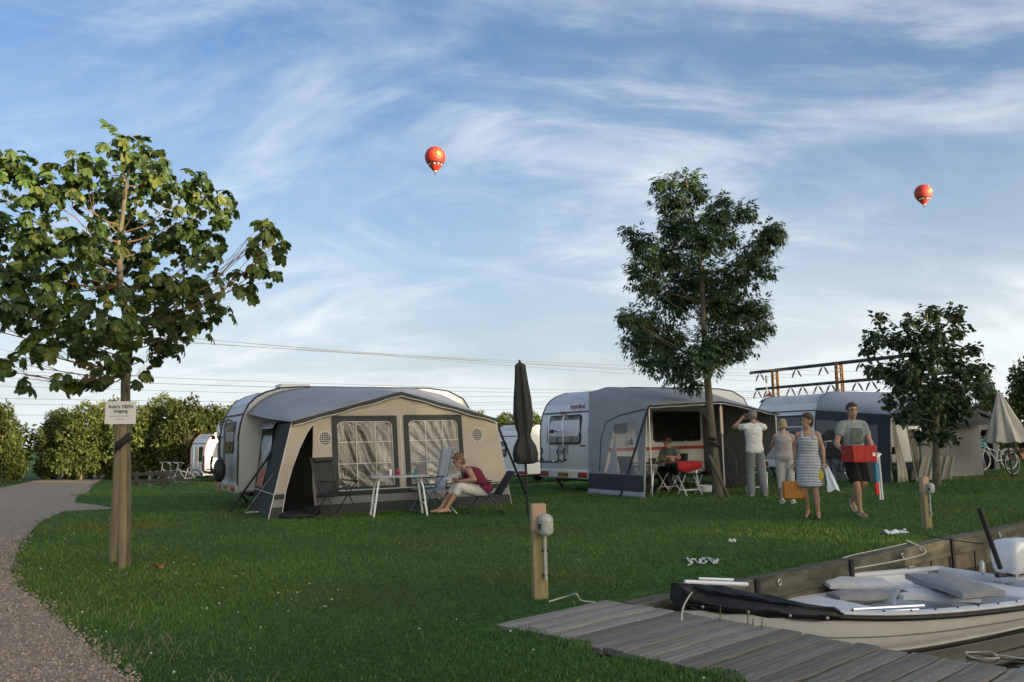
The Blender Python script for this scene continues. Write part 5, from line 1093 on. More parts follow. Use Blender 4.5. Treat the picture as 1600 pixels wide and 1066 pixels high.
# bicycles
def wheel_mb(cx, cz, r, y=0):
    b = MB(); b.tube([(cx+r*math.cos(a), y, cz+r*math.sin(a)) for a in [2*PI*i/30 for i in range(31)]], .017, 6, caps=False); return b
def bicycle(label, p, rz, col, tyre, group='bicycles', crate=None, rim=None):
    t = thing('bicycle', label, 'bicycle', p, rz, group); r = .33
    for cx in (-.53, .53):
        w = wheel_mb(cx, .35, r).build('wheel', tyre, t); b = MB(); b.tube([(cx+.31*math.cos(a), 0, .35+.31*math.sin(a)) for a in [2*PI*i/24 for i in range(25)]], .010, 5, caps=False); b.build('rim', rim or m_alu, w)
        b = MB()
        for i in range(12): a = i*PI/6+.1; b.tube([(cx, 0, .35), (cx+.31*math.cos(a), 0, .35+.31*math.sin(a))], .002, 4)
        b.build('spokes', m_alu, w)
    b = MB(); bb = (.02, 0, .30); st = (.18, 0, .80); hd = (-.36, 0, .86)
    for q in ((bb, st), (hd, bb), ((-.37, 0, .76), (.12, 0, .58)), (bb, (.53, 0, .35)), ((.14, 0, .68), (.53, 0, .35)), ((-.34, 0, .92), (-.42, 0, .62)), ((-.42, .0, .62), (-.53, 0, .35))): b.tube(q, .017, 7)
    b.build('frame', col, t)
    b = MB(); b.tube([(-.34, 0, .90), (-.33, 0, 1.05), (-.36, .0, 1.08)], .012, 6); b.tube([(-.16, -.28, 1.02), (-.32, -.22, 1.10), (-.36, 0, 1.09), (-.32, .22, 1.10), (-.16, .28, 1.02)], .012, 6); b.build('handlebar', m_alu, t)
    b = MB(); b.ball((.23, 0, .92), (.13, .09, .04), 10, 6); b.tube([(.18, 0, .8), (.21, 0, .9)], .013, 6); b.build('saddle', m_trim, t)
    for cx in (-.53, .53): b = MB(); b.loft([[(cx+.365*math.cos(a), s, .35+.365*math.sin(a)) for s in (-.03, .03)] for a in [R(20+i*12) for i in range(13)]], closed=False); b.build('mudguard', col, t, True, 60, solid=.003)
    b = MB(); b.bx(.36, .78, -.06, .06, .71, .725); b.tube([(.4, 0, .71), (.53, 0, .36)], .008, 5); b.build('luggage_rack', m_trim, t)
    b = MB(); b.tube([(.02, -.08, .30), (.12, -.10, .16)], .012, 5); b.tube([(.02, .08, .30), (-.08, .10, .44)], .012, 5); b.box((.12, -.14, .15), (.09, .08, .02)); b.box((-.08, .14, .45), (.09, .08, .02)); b.build('pedals', m_trim, t)
    if crate:
        b = MB()
        for z in (0, .09, .18): b.bx(-.78, -.44, -.19, -.175, .78+z, .84+z); b.bx(-.78, -.44, .175, .19, .78+z, .84+z); b.bx(-.78, -.765, -.174, .174, .78+z, .84+z); b.bx(-.455, -.44, -.174, .174, .78+z, .84+z)
        b.bx(-.764, -.456, -.174, .174, .76, .775); b.build('front_crate', crate, t)
    return t
m_tyre_w = mat('cream_tyre', (.50, .50, .48), .7); m_teal = mat('turquoise_crate', (.05, .30, .30), .5)
p = gnd(1557, 735); bicycle('white-wheeled bicycle with turquoise crate under the cream parasol', p, R(14), mat('white_bike_frame', (.6, .6, .6), .4), m_tyre_w, crate=m_teal)
p = gnd(1310, 755); bicycle('dark bicycle parked between the striped dress and the crate', p, R(-62), m_frame_d, m_trim)
p = at(275, 748, 41); p.z = gz(p.x, 41); bicycle('dark bicycle parked left of its two neighbours before the hedge', p, R(55), m_frame_d, m_trim, rim=m_frame_d)
p = at(288, 749, 40.5); p.z = gz(p.x, 40.5); bicycle('middle bicycle of those beside the red-trimmed caravan', p, R(48), mat('grey_bike_frame', (.25, .27, .28), .4), m_trim, rim=m_frame_d)
p = at(262, 748, 41.5); p.z = gz(p.x, 41.5); bicycle('bicycle leaning at the end of the wooden barrier', p, R(62), mat('silver_bike_frame', (.20, .21, .22), .35), m_trim, rim=m_frame_d)
p = gnd(1603, 742); bicycle('bicycle cut off by the right edge behind the cream parasol', p, R(24), m_frame_d, m_trim)
# barrier by the path
p = at(234, 752, 39.5); p.z = gz(p.x, 39.5); fb = thing('wooden_barrier', 'low dark wooden barrier of posts and rails before the hedge', 'barrier', p, R(2))
m_dwood = mat('dark_weathered_wood', (.05, .045, .038), .85, var=.25)
for x in (-.62, .0, .75): b = MB(); b.bx(x-.06, x+.06, -.06, .06, -.1, .72); b.build('post', m_dwood if x else mat('grey_post', (.14, .14, .13), .9), fb, bevel=.01)
for z in (.25, .60): b = MB(); b.bx(-.8, 1.0, -.10, -.062, z-.07, z+.07); b.build('rail', m_dwood, fb, bevel=.008)
# --- under the grey awning
tp2 = O2+u2*1.35+w2*(-1.15); t2 = folding_table('long table under the grey awning half covered by a red cloth', tp2, A2, 1.5, .75, .72, mat('brown_table_top', (.10, .07, .05), .6), m_alu)
b = MB()
def clothf(u, v):
    x = .02+.78*u; y = -.42+.84*v; dx = max(0, x-.75); dy = max(0, -.375-y); fall = (min(1, 4*dy)*.0+dx*3+dy*4.2)
    return (min(x, .765)+.02*math.sin(8*v), max(y, -.392)-.02*math.sin(9*u)*min(1, fall*6), .728-.22*min(1, fall*4)*(1+.5*math.sin(3.2*u+.3))*(.55 if dx > 0 else 1))
b.grid(30, 30, clothf); rc = b.build('red_tablecloth', mat('red_cotton_cloth', (.42, .018, .022), .85, var=.1), None, True, 60, solid=.003); rc.location = tp2; rc.rotation_euler = (0, 0, A2); tag(rc, 'bright red cloth hanging over the corner of the table under the awning', 'tablecloth')
rr = random.Random(3)
for i, lb in enumerate(('white mug at the left end of the table under the awning', 'dark pan beside the white mug under the awning', 'green bowl in the middle of the table under the awning', 'yellow jar standing on the red cloth', 'small white beaker on the edge of the red cloth')):
    x, y, r, h, c = ((-.55, .05, .04, .09, (.5, .5, .5)), (-.32, .1, .09, .08, (.03, .03, .03)), (-.05, .05, .10, .07, (.10, .14, .06)), (.25, .1, .035, .10, (.45, .36, .10)), (.05, -.2, .03, .09, (.5, .45, .42)))[i]
    q = tp2+u2*x+w2*y+V(0, 0, .7335); b = MB(); b.lathe([(r*.8, 0), (r, h*.4), (r, h), (r*.9, h), (r*.8, .02)], q, 12); tag(b.build(('mug', 'pan', 'bowl', 'jar', 'beaker')[i], mat('table_ware_%d' % i, c, .5)), lb, ('mug', 'pan', 'bowl', 'jar', 'beaker')[i])
def stool(label, p, rz, frm=m_white, back=False):
    t = thing('folding_stool' if not back else 'folding_chair', label, 'stool' if not back else 'chair', p, rz, 'white folding seats by the grey awning')
    b = MB(); b.bx(-.21, .21, -.18, .18, .45, .47); b.build('seat', frm if back else m_cloth_d, t, bevel=.006)
    for s in (-1, 1):
        b = MB(); b.tube([(s*.2, -.18, 0), (s*.2, .17, .45)], .013, 6); b.build('leg', frm, t)
        b = MB(); b.tube([(s*.22, .18, 0), (s*.22, -.17, .45)], .013, 6); b.build('leg', frm, t)
    b = MB(); b.tube([(-.2, -.09, .12), (.2, -.09, .12)], .011, 6); b.tube([(-.22, .09, .12), (.22, .09, .12)], .011, 6); b.build('crossbar', frm, t)
    if back:
        for s in (-1, 1): b = MB(); b.tube([(s*.2, .17, .45), (s*.2, .26, .85)], .015, 6); b.build('back_post', frm, t)
        for z in (.62, .72, .82): b = MB(); b.bx(-.19, .19, .205+.09*(z-.6)/.25-.006, .205+.09*(z-.6)/.25+.006, z-.03, z+.03); b.build('back_slat', frm, t)
    return t
stool('white-legged folding stool in front of the red-clothed table', gnd(1079, 774), R(20)); stool('white-legged folding stool left of the other under the awning', gnd(1049, 769)+V(0, .25, 0), R(38))
stool('white slatted folding chair behind the man taking a photograph', gnd(1190, 771)+V(0, .3, 0), R(160), back=True)
camp_chair('dark camp chair at the left end of the table under the awning', O2+u2*.42+w2*(-1.2), R(120), 14, .5, pillow=False)
camp_chair('dark camp chair under the right side of the grey awning', O2+u2*3.1+w2*(-.9), R(-50), 14, .5, pillow=False)
b = MB(); b.lathe([(.14, 0), (.17, .16), (.175, .16), (.16, .15), (.13, .02)], O2+u2*2.05+w2*(-1.7), 16); tag(b.build('wash_bowl', m_white), 'white wash bowl on the grass beside the ash trunk', 'bowl')
b = MB(); b.bx(-.18, .18, -.14, .14, 0, .30); o = b.build('cool_box', m_cloth_d, None, bevel=.03); o.location = O2+u2*1.2+w2*(-.55); o.rotation_euler = (0, 0, A2); tag(o, 'dark cool box on the ground under the awning table', 'cool box')
# flag
fp_ = at(1200, 640, 27); fl = thing('flag', 'small red white and blue flag on a mast behind the grey awning', 'flag', (fp_.x, 27, 0))
b = MB(); b.tube([(0, 0, 0), (0, 0, at(1200, 588, 27).z)], .014, 6); b.build('mast', m_alu, fl); zt = at(1200, 614, 27).z
b = MB(); b.bx(-.03, .03, -.01, .01, at(1200, 594, 27).z-.1, at(1200, 587, 27).z); b.build('mast_head', m_frame_d, fl)
for k, c in enumerate(((.40, .03, .04), (.60, .60, .60), (.03, .06, .22))):
    b = MB(); b.grid(8, 2, lambda u, v: (.12-.32*u*(.35+.3*(k+v)), .03*math.sin(7*u), zt-.10*(k+v)-.02*u)); b.build('flag_stripe', mat('flag_cloth_%d' % k, c, .8), fl, True, 60)
# dry leaf on the lawn
pl_ = gnd(247, 887, .04); b = MB(); b.grid(6, 4, lambda u, v: (.13*(u-.5), .07*(v-.5)*math.sin(PI*(u*.9+.05)), .03*math.sin(5*u)*math.cos(3*v)+.02)); o = b.build('fallen_leaf', mat('dry_brown_leaf', (.28, .12, .06), .9), None, True, 60, solid=.002); o.location = pl_; tag(o, 'curled brown leaf on the grass right of the chestnut', 'leaf')
# ------------------------------------------------------------------ balloons, pylon, wires
def balloon(label, px, py, rpx, Y, hue, rot):
    c = at(px, py, Y); r = rpx*Y/FPX; t = thing('hot_air_balloon', label, 'balloon', c, rot, 'hot air balloons in the sky')
    prof = [(0, 1.02), (.22, 1.0), (.45, .92), (.68, .76), (.86, .53), (.97, .25), (1.0, .0), (.97, -.22), (.88, -.46), (.74, -.70), (.57, -.93), (.40, -1.13), (.27, -1.29), (.19, -1.36)]
    m_ = bpy.data.materials.new('balloon_cloth_'+hue); m_.use_nodes = True; nt = m_.node_tree; N = nt.nodes; L = nt.links; p = N['Principled BSDF']; p.inputs['Roughness'].default_value = .55
    tc_ = N.new('ShaderNodeTexCoord'); mp_ = N.new('ShaderNodeMapping'); mp_.inputs['Scale'].default_value = (1/r,)*3; L.new(tc_.outputs['Object'], mp_.inputs[0]); s_ = N.new('ShaderNodeSeparateXYZ'); L.new(mp_.outputs[0], s_.inputs[0])
    def mth(op, a, b=None):
        n = N.new('ShaderNodeMath'); n.operation = op
        for i, v in enumerate((a, b)):
            if v is None: continue
            if isinstance(v, (int, float)): n.inputs[i].default_value = v
            else: L.new(v, n.inputs[i])
        return n.outputs[0]
    red = (.36, .022, .010, 1) if hue == 'red' else (.34, .028, .016, 1)
    def mixc(f, a, b):
        n = N.new('ShaderNodeMix'); n.data_type = 'RGBA'; L.new(f, n.inputs[0])
        for i, v in ((6, a), (7, b)):
            if isinstance(v, tuple): n.inputs[i].default_value = v
            else: L.new(v, n.inputs[i])
        return n.outputs[2]
    d = mth('SQRT', mth('ADD', mth('POWER', mth('SUBTRACT', s_.outputs[0], 0.0), 2.0), mth('POWER', mth('SUBTRACT', s_.outputs[2], .18), 2.0)))
    front = mth('LESS_THAN', s_.outputs[1], 0.0)
    disc = mth('MULTIPLY', mth('LESS_THAN', d, .26), front); ring = mth('MULTIPLY', mth('MULTIPLY', mth('LESS_THAN', d, .37), mth('GREATER_THAN', d, .26)), front); ring2 = mth('MULTIPLY', mth('MULTIPLY', mth('LESS_THAN', d, .50), mth('GREATER_THAN', d, .44)), front)
    c_ = mixc(ring, red, (.20, .02, .012, 1)); c_ = mixc(disc, c_, (.62, .16, .04, 1) if hue == 'red' else (.60, .26, .04, 1)); c_ = mixc(ring2, c_, (.62, .14, .03, 1))
    band = mth('MULTIPLY', mth('LESS_THAN', s_.outputs[2], -.55), mth('GREATER_THAN', s_.outputs[2], -.92)); c_ = mixc(band, c_, (.10, .015, .02, 1))
    wv_ = mth('MULTIPLY', mth('GREATER_THAN', mth('SINE', mth('MULTIPLY', s_.outputs[0], 17.0)), .35), mth('MULTIPLY', mth('LESS_THAN', s_.outputs[2], -.74), mth('GREATER_THAN', s_.outputs[2], -.86))); c_ = mixc(wv_, c_, (.6, .55, .5, 1)); L.new(c_, p.inputs['Base Color'])
    b = MB(); n = 48; b.loft([[(r*q*(1+.012*math.cos(24*a))*math.cos(a), r*q*(1+.012*math.cos(24*a))*math.sin(a), r*z) for a in [2*PI*j/n for j in range(n)]] for q, z in prof], caps=False); b.build('envelope', m_, t, True, 0)
    b = MB(); b.lathe([(r*.19, -1.36*r), (r*.13, -1.46*r)], (0, 0, 0), 16, False); b.build('scoop', mat('pale_scoop_cloth', (.55, .45, .38), .7), t)
    b = MB(); b.bx(-.075*r, .075*r, -.07*r, .07*r, -1.72*r, -1.60*r); b.build('basket', mat('wicker_basket', (.12, .08, .045), .8), t, bevel=.1)
    b = MB()
    for sx in (-1, 1):
        for sy in (-1, 1): b.tube([(sx*.12*r, sy*.1*r, -1.44*r), (sx*.07*r, sy*.065*r, -1.6*r)], .06, 4)
    b.build('cables', m_trim, t); return t
balloon('larger bright red hot air balloon high left of centre', 680, 246, 16.8, 600, 'red', R(25))
balloon('smaller dark red and orange balloon over the right side', 1442.5, 302, 13.4, 740, 'dark', R(38))
m_rust = mat('rust_brown_lattice_steel', (.16, .085, .03), .8, var=.3, scale=2); m_bar = mat('dark_steel_beam', (.04, .045, .05), .6)
E0 = at(1172, 583, 160); E1 = at(1400, 557, 131); dirb = (E1-E0); dirb.z = 0
py_t = thing('power_pylon', 'rusty portal pylon with two crossbeams and hanging insulators behind the caravans', 'pylon', (0, 0, 0))
def onbar(px, z):   # point of the beam line above pixel column px
    lo, hi = 0.0, 1.6
    for _ in range(40):
        m_ = (lo+hi)/2; q = E0+dirb*m_
        if proj((q.x, q.y, z))[0] < px: lo = m_
        else: hi = m_
    q = E0+dirb*lo; return Vector((q.x, q.y, z))
zt, zl = E0.z, at(1184, 608, 158).z
b = MB(); b.tube([onbar(1172, zt), onbar(1500, zt)], .30, 4); b.build('top_beam', m_bar, py_t, False)
b = MB(); b.tube([onbar(1181, zl), onbar(1520, zl)], .26, 4); b.build('lower_beam', m_bar, py_t, False)
for px in (1216.5, 1318, 1440):
    q = onbar(px, 0); b = MB()
    for dx in (-.42, .42):
        for dy in (-.4, .4): b.tube([(q.x+dx*1.3, q.y+dy, gz(q.x, q.y)-.5), (q.x+dx, q.y+dy, zt+.2)], .16, 4)
    k = 0; z = 0
    while z < zt-.8:
        s = 1 if k % 2 else -1; b.tube([(q.x-.45*s, q.y-.4, z), (q.x+.45*s, q.y-.4, z+.9)], .07, 4); b.tube([(q.x-.45, q.y-.4*s, z), (q.x-.45, q.y+.4*s, z+.9)], .07, 4); z += .9; k += 1
    b.build('lattice_post', m_rust, py_t, False)
hang = []
for px, zz in [(1187, zt), (1244, zt), (1286, zt), (1345, zt), (1183, zl), (1199, zl), (1235, zl), (1254, zl), (1278, zl), (1298, zl), (1339, zl), (1361, zl)]:
    q = onbar(px, zz-.3); e = dirb.normalized(); s = 1.25
    for sg in (-1, 1): b = MB(); b.tube([q+e*sg*.15, q+e*sg*.55-V(0, 0, .5), q+e*sg*1.05-V(0, 0, 1.35)], [.05, .17, .12], 6); b.build('insulator', m_bar, py_t)
    hang.append(q-V(0, 0, 1.5))
wd = Vector((-dirb.y, dirb.x, 0)).normalized(); 
if wd.x > 0: wd = -wd
for i, q in enumerate(hang):
    up = (19, 16, 13, 10.5)[i] if i < 4 else 2.5+1.0*(i-4); e = q+wd*250+V(0, 0, up); pts = []
    for k in range(41):
        t_ = k/40; p = q.lerp(e, t_); p.z -= (3.2 if i < 4 else 3.6)*4*t_*(1-t_); pts.append(p)
    if i in (5, 8): continue
    b = MB(); b.tube(pts, .025, 4); tag(b.build('power_line', mat('grey_cable', (.12, .125, .13), .6)), 'power line sweeping left from the pylon, '+({0: 'highest', 1: 'second highest', 2: 'third highest', 3: 'fourth highest', 4: 'lowest', 6: 'second lowest', 7: 'third lowest', 9: 'fourth lowest', 10: 'fifth lowest', 11: 'sixth lowest'}[i])+' of all at the big tent', 'power line', 'upper power lines' if i < 4 else 'lower power lines')
# ------------------------------------------------------------------ people
def skin(name, c): return mat(name, c, .55, var=.08, scale=8, spec=.35)
m_skin = skin('skin_tanned', (.40, .235, .165)); m_skin2 = skin('skin_fair', (.46, .29, .22))
def remesh(mb, name, m, parent, vox, smooth=2, it=.5):
    tmp = bpy.data.objects.new('shape', mb.mesh('shape', True))
    q = tmp.modifiers.new('r', 'REMESH'); q.mode = 'VOXEL'; q.voxel_size = vox; q.use_smooth_shade = True
    q = tmp.modifiers.new('s', 'SMOOTH'); q.factor = it; q.iterations = smooth
    me = evaluated(tmp); bpy.data.objects.remove(tmp); me.name = name; me.materials.clear()
    return link_mesh(name, me, m, parent, True, 0)
def push(me, fn):
    n = len(me.vertices); co = np.empty(n*3, np.float32); no = np.empty(n*3, np.float32)
    me.vertices.foreach_get('co', co); me.vertices.foreach_get('normal', no); co = co.reshape(-1, 3); no = no.reshape(-1, 3)
    d = np.array([fn(Vector(c)) for c in co.tolist()], np.float32); me.vertices.foreach_set('co', (co+no*d[:, None]).ravel()); me.update()
def ell_loft(b, pts, n=20):
    # pts: (center, side vector (unit), half width, front vector (unit), half depth)
    b.loft([[c+s*w*math.cos(a)+f*d*math.sin(a) for a in [2*PI*j/n for j in range(n)]] for c, s, w, f, d in pts])
def capt(b, p0, r0, p1, r1, n=12, bulge=0.0):
    p0, p1 = Vector(p0), Vector(p1); d = (p1-p0).normalized(); L = (p1-p0).length; pts = [p0-d*r0*.85, p0-d*r0*.5]; rs = [r0*.45, r0*.86]
    for i in range(6): t = i/5; pts.append(p0.lerp(p1, t)); rs.append(r0+(r1-r0)*t+bulge*math.sin(PI*min(1, t*1.6))*(1 if t < .62 else 0))
    pts += [p1+d*r1*.5, p1+d*r1*.85]; rs += [r1*.86, r1*.45]; b.tube(pts, rs, n)
class Person:
    def __init__(s, label, loc, rz, J, k=1.0, fat=1.0, skin=m_skin, face=(0, -1, 0), headtilt=0, sex='m', hair=None, hairlen=0, vox=.012):
        s.t = thing('person', label, 'person', loc, rz); s.J = {a: Vector(v)*k for a, v in J.items()}; s.k = k; s.fat = fat; s.sex = sex; s.skin = skin; s.vox = vox
        J = s.J; side = (J['lsh']-J['rsh']).normalized(); s.side = side
        up = (J['chest']-J['pelvis']).normalized(); s.front = side.cross(up).normalized()*-1
        if s.front.dot(Vector(face)) < -.5 and False: s.front *= -1
        s.face = Vector(face).normalized(); s.build(hair, hairlen)
    def torso_rings(s, e=0.0, lo=None, hi=None):
        J, k, f = s.J, s.k, s.fat; side = s.side; hs = (J['lhip']-J['rhip']).normalized(); fr = s.front; W = (.165, .172, .148, .170, .165, .105, .058) if s.sex == 'm' else (.160, .178, .138, .150, .148, .095, .050)
        D = (.10, .118, .105, .122, .105, .075, .055) if s.sex == 'm' else (.10, .122, .10, .125, .10, .07, .048)
        pel, ch, nk = J['pelvis'], J['chest'], J['neck']; C = [pel-(ch-pel)*.16, pel+(ch-pel)*.05, pel.lerp(ch, .45), ch, ch.lerp(nk, .42), ch.lerp(nk, .78), nk]
        out = []
        for i, c in enumerate(C):
            sd = hs.lerp(side, i/6).normalized(); out.append((c, sd, (W[i]*k*(f if i < 5 else 1))+e, sd.cross((ch-pel).normalized()).normalized()*-1, D[i]*k*f+e))
        return out
    def build(s, hair, hl):
        J, k, f = s.J, s.k, s.fat; b = MB(); ell_loft(b, s.torso_rings()); af = .8+.2*f
        if s.sex == 'm': ua, fa, wr, th, kn, sh, an = .052, .043, .029, .083, .056, .054, .036
        else: ua, fa, wr, th, kn, sh, an = .045*f, .037*f, .025, .086*f, .055, .050*f, .033
        for q in ('l', 'r'):
            capt(b, J[q+'sh'], ua*1.12*k, J[q+'el'], fa*k); capt(b, J[q+'el'], fa*1.05*k, J[q+'wr'], wr*k, bulge=.004)
            capt(b, J[q+'hip'], th*k, J[q+'kn'], kn*k); capt(b, J[q+'kn'], kn*.98*k, J[q+'an'], an*k, bulge=.008)
            a = J[q+'an']; t_ = J[q+'toe']; capt(b, a.lerp(t_, -.18)+V(0, 0, -.035*k), .036*k, t_, .026*k)
            capt(b, a, an*k, a.lerp(t_, .35)+V(0, 0, -.02*k), .034*k)
            capt(b, J['neck'].lerp(J[q+'sh'], .15)-V(0, 0, .012), (.050 if s.sex == 'm' else .040)*k, J[q+'sh'], (.054 if s.sex == 'm' else .044)*k)
        hc = J['head']; F = s.face; upv = (hc-J['neck']).normalized(); upv = (upv+V(0, 0, 1)*.6).normalized(); F = (F-upv*F.dot(upv)*.5).normalized(); X = F.cross(upv).normalized(); s.hX, s.hF, s.hU = X, F, upv
        rot = Matrix((X, F, upv)).transposed(); hs = k*1.07
        b.ball(hc+upv*.018*hs-F*.008*hs, (.074*hs, .092*hs, .098*hs), 16, 12, rot); b.ball(hc-upv*.048*hs+F*.022*hs, (.056*hs, .064*hs, .066*hs), 14, 10, rot)
        b.ball(hc-upv*.098*hs+F*.056*hs, (.026*hs, .022*hs, .02*hs), 8, 6, rot)
        capt(b, J['neck']-upv*.03, .054*k, hc-upv*.05-F*.012, .050*k)
        b.loft([[hc+F*(.080+o)*hs+X*w*hs+upv*z*hs for w in (-wd, 0, wd)]+[hc+F*.06*hs+upv*z*hs] for z, o, wd in ((.022, .0, .008), (-.005, .014, .012), (-.026, .024, .016), (-.034, .004, .014))])
        for sg in (-1, 1): b.ball(hc+X*sg*.077*hs-F*.008*hs-upv*.01*hs, (.012*hs, .022*hs, .034*hs), 8, 6, rot)
        o = remesh(b, 'body', s.skin, s.t, s.vox)
        # hands: palm and five separate bent fingers, rooted in the wrist
        h = MB()
        for q in ('l', 'r'):
            w = J[q+'wr']; d = (J.get(q+'hd', w+(w-J[q+'el']).normalized()*.09*k)-w).normalized(); ref = s.front if abs(d.dot(s.front)) < .8 else V(0, 0, 1)
            n_ = (ref-d*d.dot(ref)).normalized(); sd = d.cross(n_).normalized(); inn = -1 if q == 'l' else 1
            h.ball(w+d*.045*k, (.040*k, .05*k, .017*k), 10, 8, Matrix((sd, d, n_)).transposed())
            for i, (off, L) in enumerate(((-.028, .066), (-.010, .076), (.010, .072), (.028, .055))):
                p0 = w+d*.075*k+sd*off*k; p1 = p0+d*L*.45*k+n_*.010*k; p2 = p1+d*L*.3*k+n_*.022*k; p3 = p2+d*L*.12*k+n_*.026*k; h.tube([p0, p1, p2, p3], [.0095*k, .009*k, .008*k, .006*k], 7)
            p0 = w+d*.025*k-sd*inn*.03*k; h.tube([p0, p0+d*.03*k-sd*inn*.022*k+n_*.01*k, p0+d*.058*k-sd*inn*.026*k+n_*.022*k], [.012*k, .0105*k, .007*k], 7)
        hm = h.mesh('h'); bm = bmesh.new(); bm.from_mesh(o.data); bm.from_mesh(hm); bm.to_mesh(o.data); bm.free(); bpy.data.meshes.remove(hm); o.data.shade_smooth()
        for sg in (-1, 1):
            e = MB(); e.ball(hc+X*sg*.031*hs+F*.079*hs+upv*.016*hs, (.012*hs, .007*hs, .0075*hs), 8, 6, rot); e.build('eye', mat('dark_eye', (.02, .015, .012), .25), s.t)
            e = MB(); e.box(hc+X*sg*.031*hs+F*.083*hs+upv*.034*hs, (.034*hs, .010*hs, .007*hs), rot); e.build('eyebrow', hair or m_trim, s.t)
        e = MB(); e.box(hc+F*.084*hs-upv*.060*hs, (.044*hs, .010*hs, .010*hs), rot); e.build('mouth', mat('lips', (.26, .10, .08), .5), s.t, bevel=.003)
        if hair:
            hb_ = MB(); hb_.ball(hc+upv*.030*hs-F*.022*hs, (.083*hs, .094*hs, .100*hs), 18, 12, rot)
            if hl > 0: hb_.ball(hc-upv*(.02+hl*.5)*hs-F*.045*hs, (.076*hs, .062*hs, (.06+hl)*hs), 14, 10, rot)
            hb_.ball(hc+upv*.085*hs+F*.028*hs, (.062*hs, .05*hs, .030*hs), 12, 8, rot)
            ho = remesh(hb_, 'hair', hair, s.t, .009, 2)
            push(ho.data, lambda c: .009*(mnoise.noise(c*38)+.6*mnoise.noise(c*85)))
    def garment(s, name, m, torso=None, e=.012, limbs=(), extra=None, vox=.012, wrinkle=.006):
        b = MB(); J, k = s.J, s.k
        if torso:
            R_ = s.torso_rings(e); a, c = torso; sel = R_[a:c]; ell_loft(b, sel)
        for q, (j0, r0), (j1, r1), t1 in limbs:
            p0, p1 = J[q+j0], J[q+j1]; pe = p0.lerp(p1, t1); d = (p1-p0).normalized(); b.tube([p0-d*r0*.6*k, p0, p0.lerp(pe, .5), pe], [r0*.7*k, r0*k, (r0+(r1-r0)*.5)*k, r1*k], 14)
        if limbs and limbs[0][1][0] == 'sh':
            for q in ('l', 'r'): capt(b, J['neck'].lerp(J[q+'sh'], .22)-V(0, 0, .012), .062*k, J[q+'sh'], .068*k)
        if extra: extra(b)
        o = remesh(b, name, m, s.t, vox, 2)
        push(o.data, lambda c: wrinkle*(mnoise.noise(Vector((c.x*9, c.y*9, c.z*16)))+.5*mnoise.noise(c*31)))
        return o
def stand(arm_l, arm_r, leg_l=None, leg_r=None, lean=0.0):
    J = dict(pelvis=(0, 0, .94), chest=(0, -.01-lean, 1.30), neck=(0, -lean, 1.48), head=(0, -.03-lean*1.3, 1.645), lsh=(.185, 0-lean, 1.42), rsh=(-.185, 0-lean, 1.42), lhip=(.09, 0, .90), rhip=(-.09, 0, .90))
    J.update(leg_l or dict(lkn=(.10, -.02, .49), lan=(.10, .03, .085), ltoe=(.13, -.12, .03))); J.update(leg_r or dict(rkn=(-.10, -.02, .49), ran=(-.10, .03, .085), rtoe=(-.13, -.12, .03)))
    J.update(arm_l); J.update(arm_r); return J
def W_(J):      # narrower female shoulders and closer arms
    for q, s in (('l', -1), ('r', 1)):
        J[q+'sh'] = (J[q+'sh'][0]+s*.030, J[q+'sh'][1], J[q+'sh'][2]-.005)
        for a in ('el', 'wr', 'hd'): v = J[q+a]; J[q+a] = (v[0]+s*.022, v[1], v[2])
    return J
m_hair_b = mat('short_brown_hair', (.055, .032, .018), .6, var=.3, scale=40, bump=.4); m_hair_g = mat('grey_hair', (.20, .19, .175), .6, var=.25, scale=40, bump=.4); m_hair_y = mat('short_blond_hair', (.34, .27, .15), .6, var=.25, scale=40, bump=.4); m_hair_r = mat('light_brown_bob', (.17, .10, .05), .6, var=.3, scale=40, bump=.4)
# --- man with red crate, walking to the camera
p = gnd(1341, 806)
J = stand(dict(lel=(.28, -.02, 1.13), lwr=(.16, -.25, 1.00), lhd=(.10, -.34, .97)), dict(rel=(-.30, -.02, 1.13), rwr=(-.32, -.25, 1.02), rhd=(-.33, -.36, .98)),
          dict(lkn=(.10, -.06, .50), lan=(.07, .28, .20), ltoe=(.09, .20, .06)), dict(rkn=(-.07, -.14, .50), ran=(-.02, -.10, .085), rtoe=(-.03, -.27, .03)))
man = Person('man in grey printed T-shirt and black shorts carrying a red crate', (p.x, p.y, 0), R(8), J, 1.02, .98, m_skin, (-.15, -1, 0), hair=m_hair_b)
m_tee = mat('grey_green_tshirt', (.23, .26, .255), .9, var=.07, scale=9, bump=.15)
man.garment('tshirt', m_tee, (0, 7), .016, [('l', ('sh', .070), ('el', .068), .55), ('r', ('sh', .070), ('el', .068), .55)])
b = MB(); b.grid(6, 6, lambda u, v: (-.10+.20*u, -.152-.018*math.sin(PI*u)+.01*v, 1.16+.24*v)); b.build('shirt_print', mat('faded_dark_print', (.10, .125, .11), .9, var=.5, scale=16), man.t, True, 60)
man.garment('shorts', mat('black_shorts', (.008, .008, .010), .85), (0, 2), .018, [('l', ('hip', .108), ('kn', .098), .92), ('r', ('hip', .108), ('kn', .098), .92)])
for q in ('l', 'r'):
    a, t_ = man.J[q+'an'], man.J[q+'toe']; b = MB(); d = (t_-a); b.tube([a+V(0, .0, -.062)-d*.15, a.lerp(t_, .4)+V(0, 0, -.055), t_+V(0, 0, -.020)], [.042, .046, .036], 10, flat=.45); b.tube([a.lerp(t_, .45)+V(-.045, 0, -.03), a.lerp(t_, .4)+V(0, 0, .012), a.lerp(t_, .45)+V(.045, 0, -.03)], .012, 6); b.build('sandal', mat('pale_green_clog', (.40, .44, .36), .6), man.t)
mw = Matrix.Translation((p.x, p.y, 0)) @ Matrix.Rotation(R(8), 4, 'Z')
rc_ = thing('crate', 'red plastic crate carried by the man in the grey T-shirt', 'crate', mw @ V(-.15, -.40, .87), R(8+4))
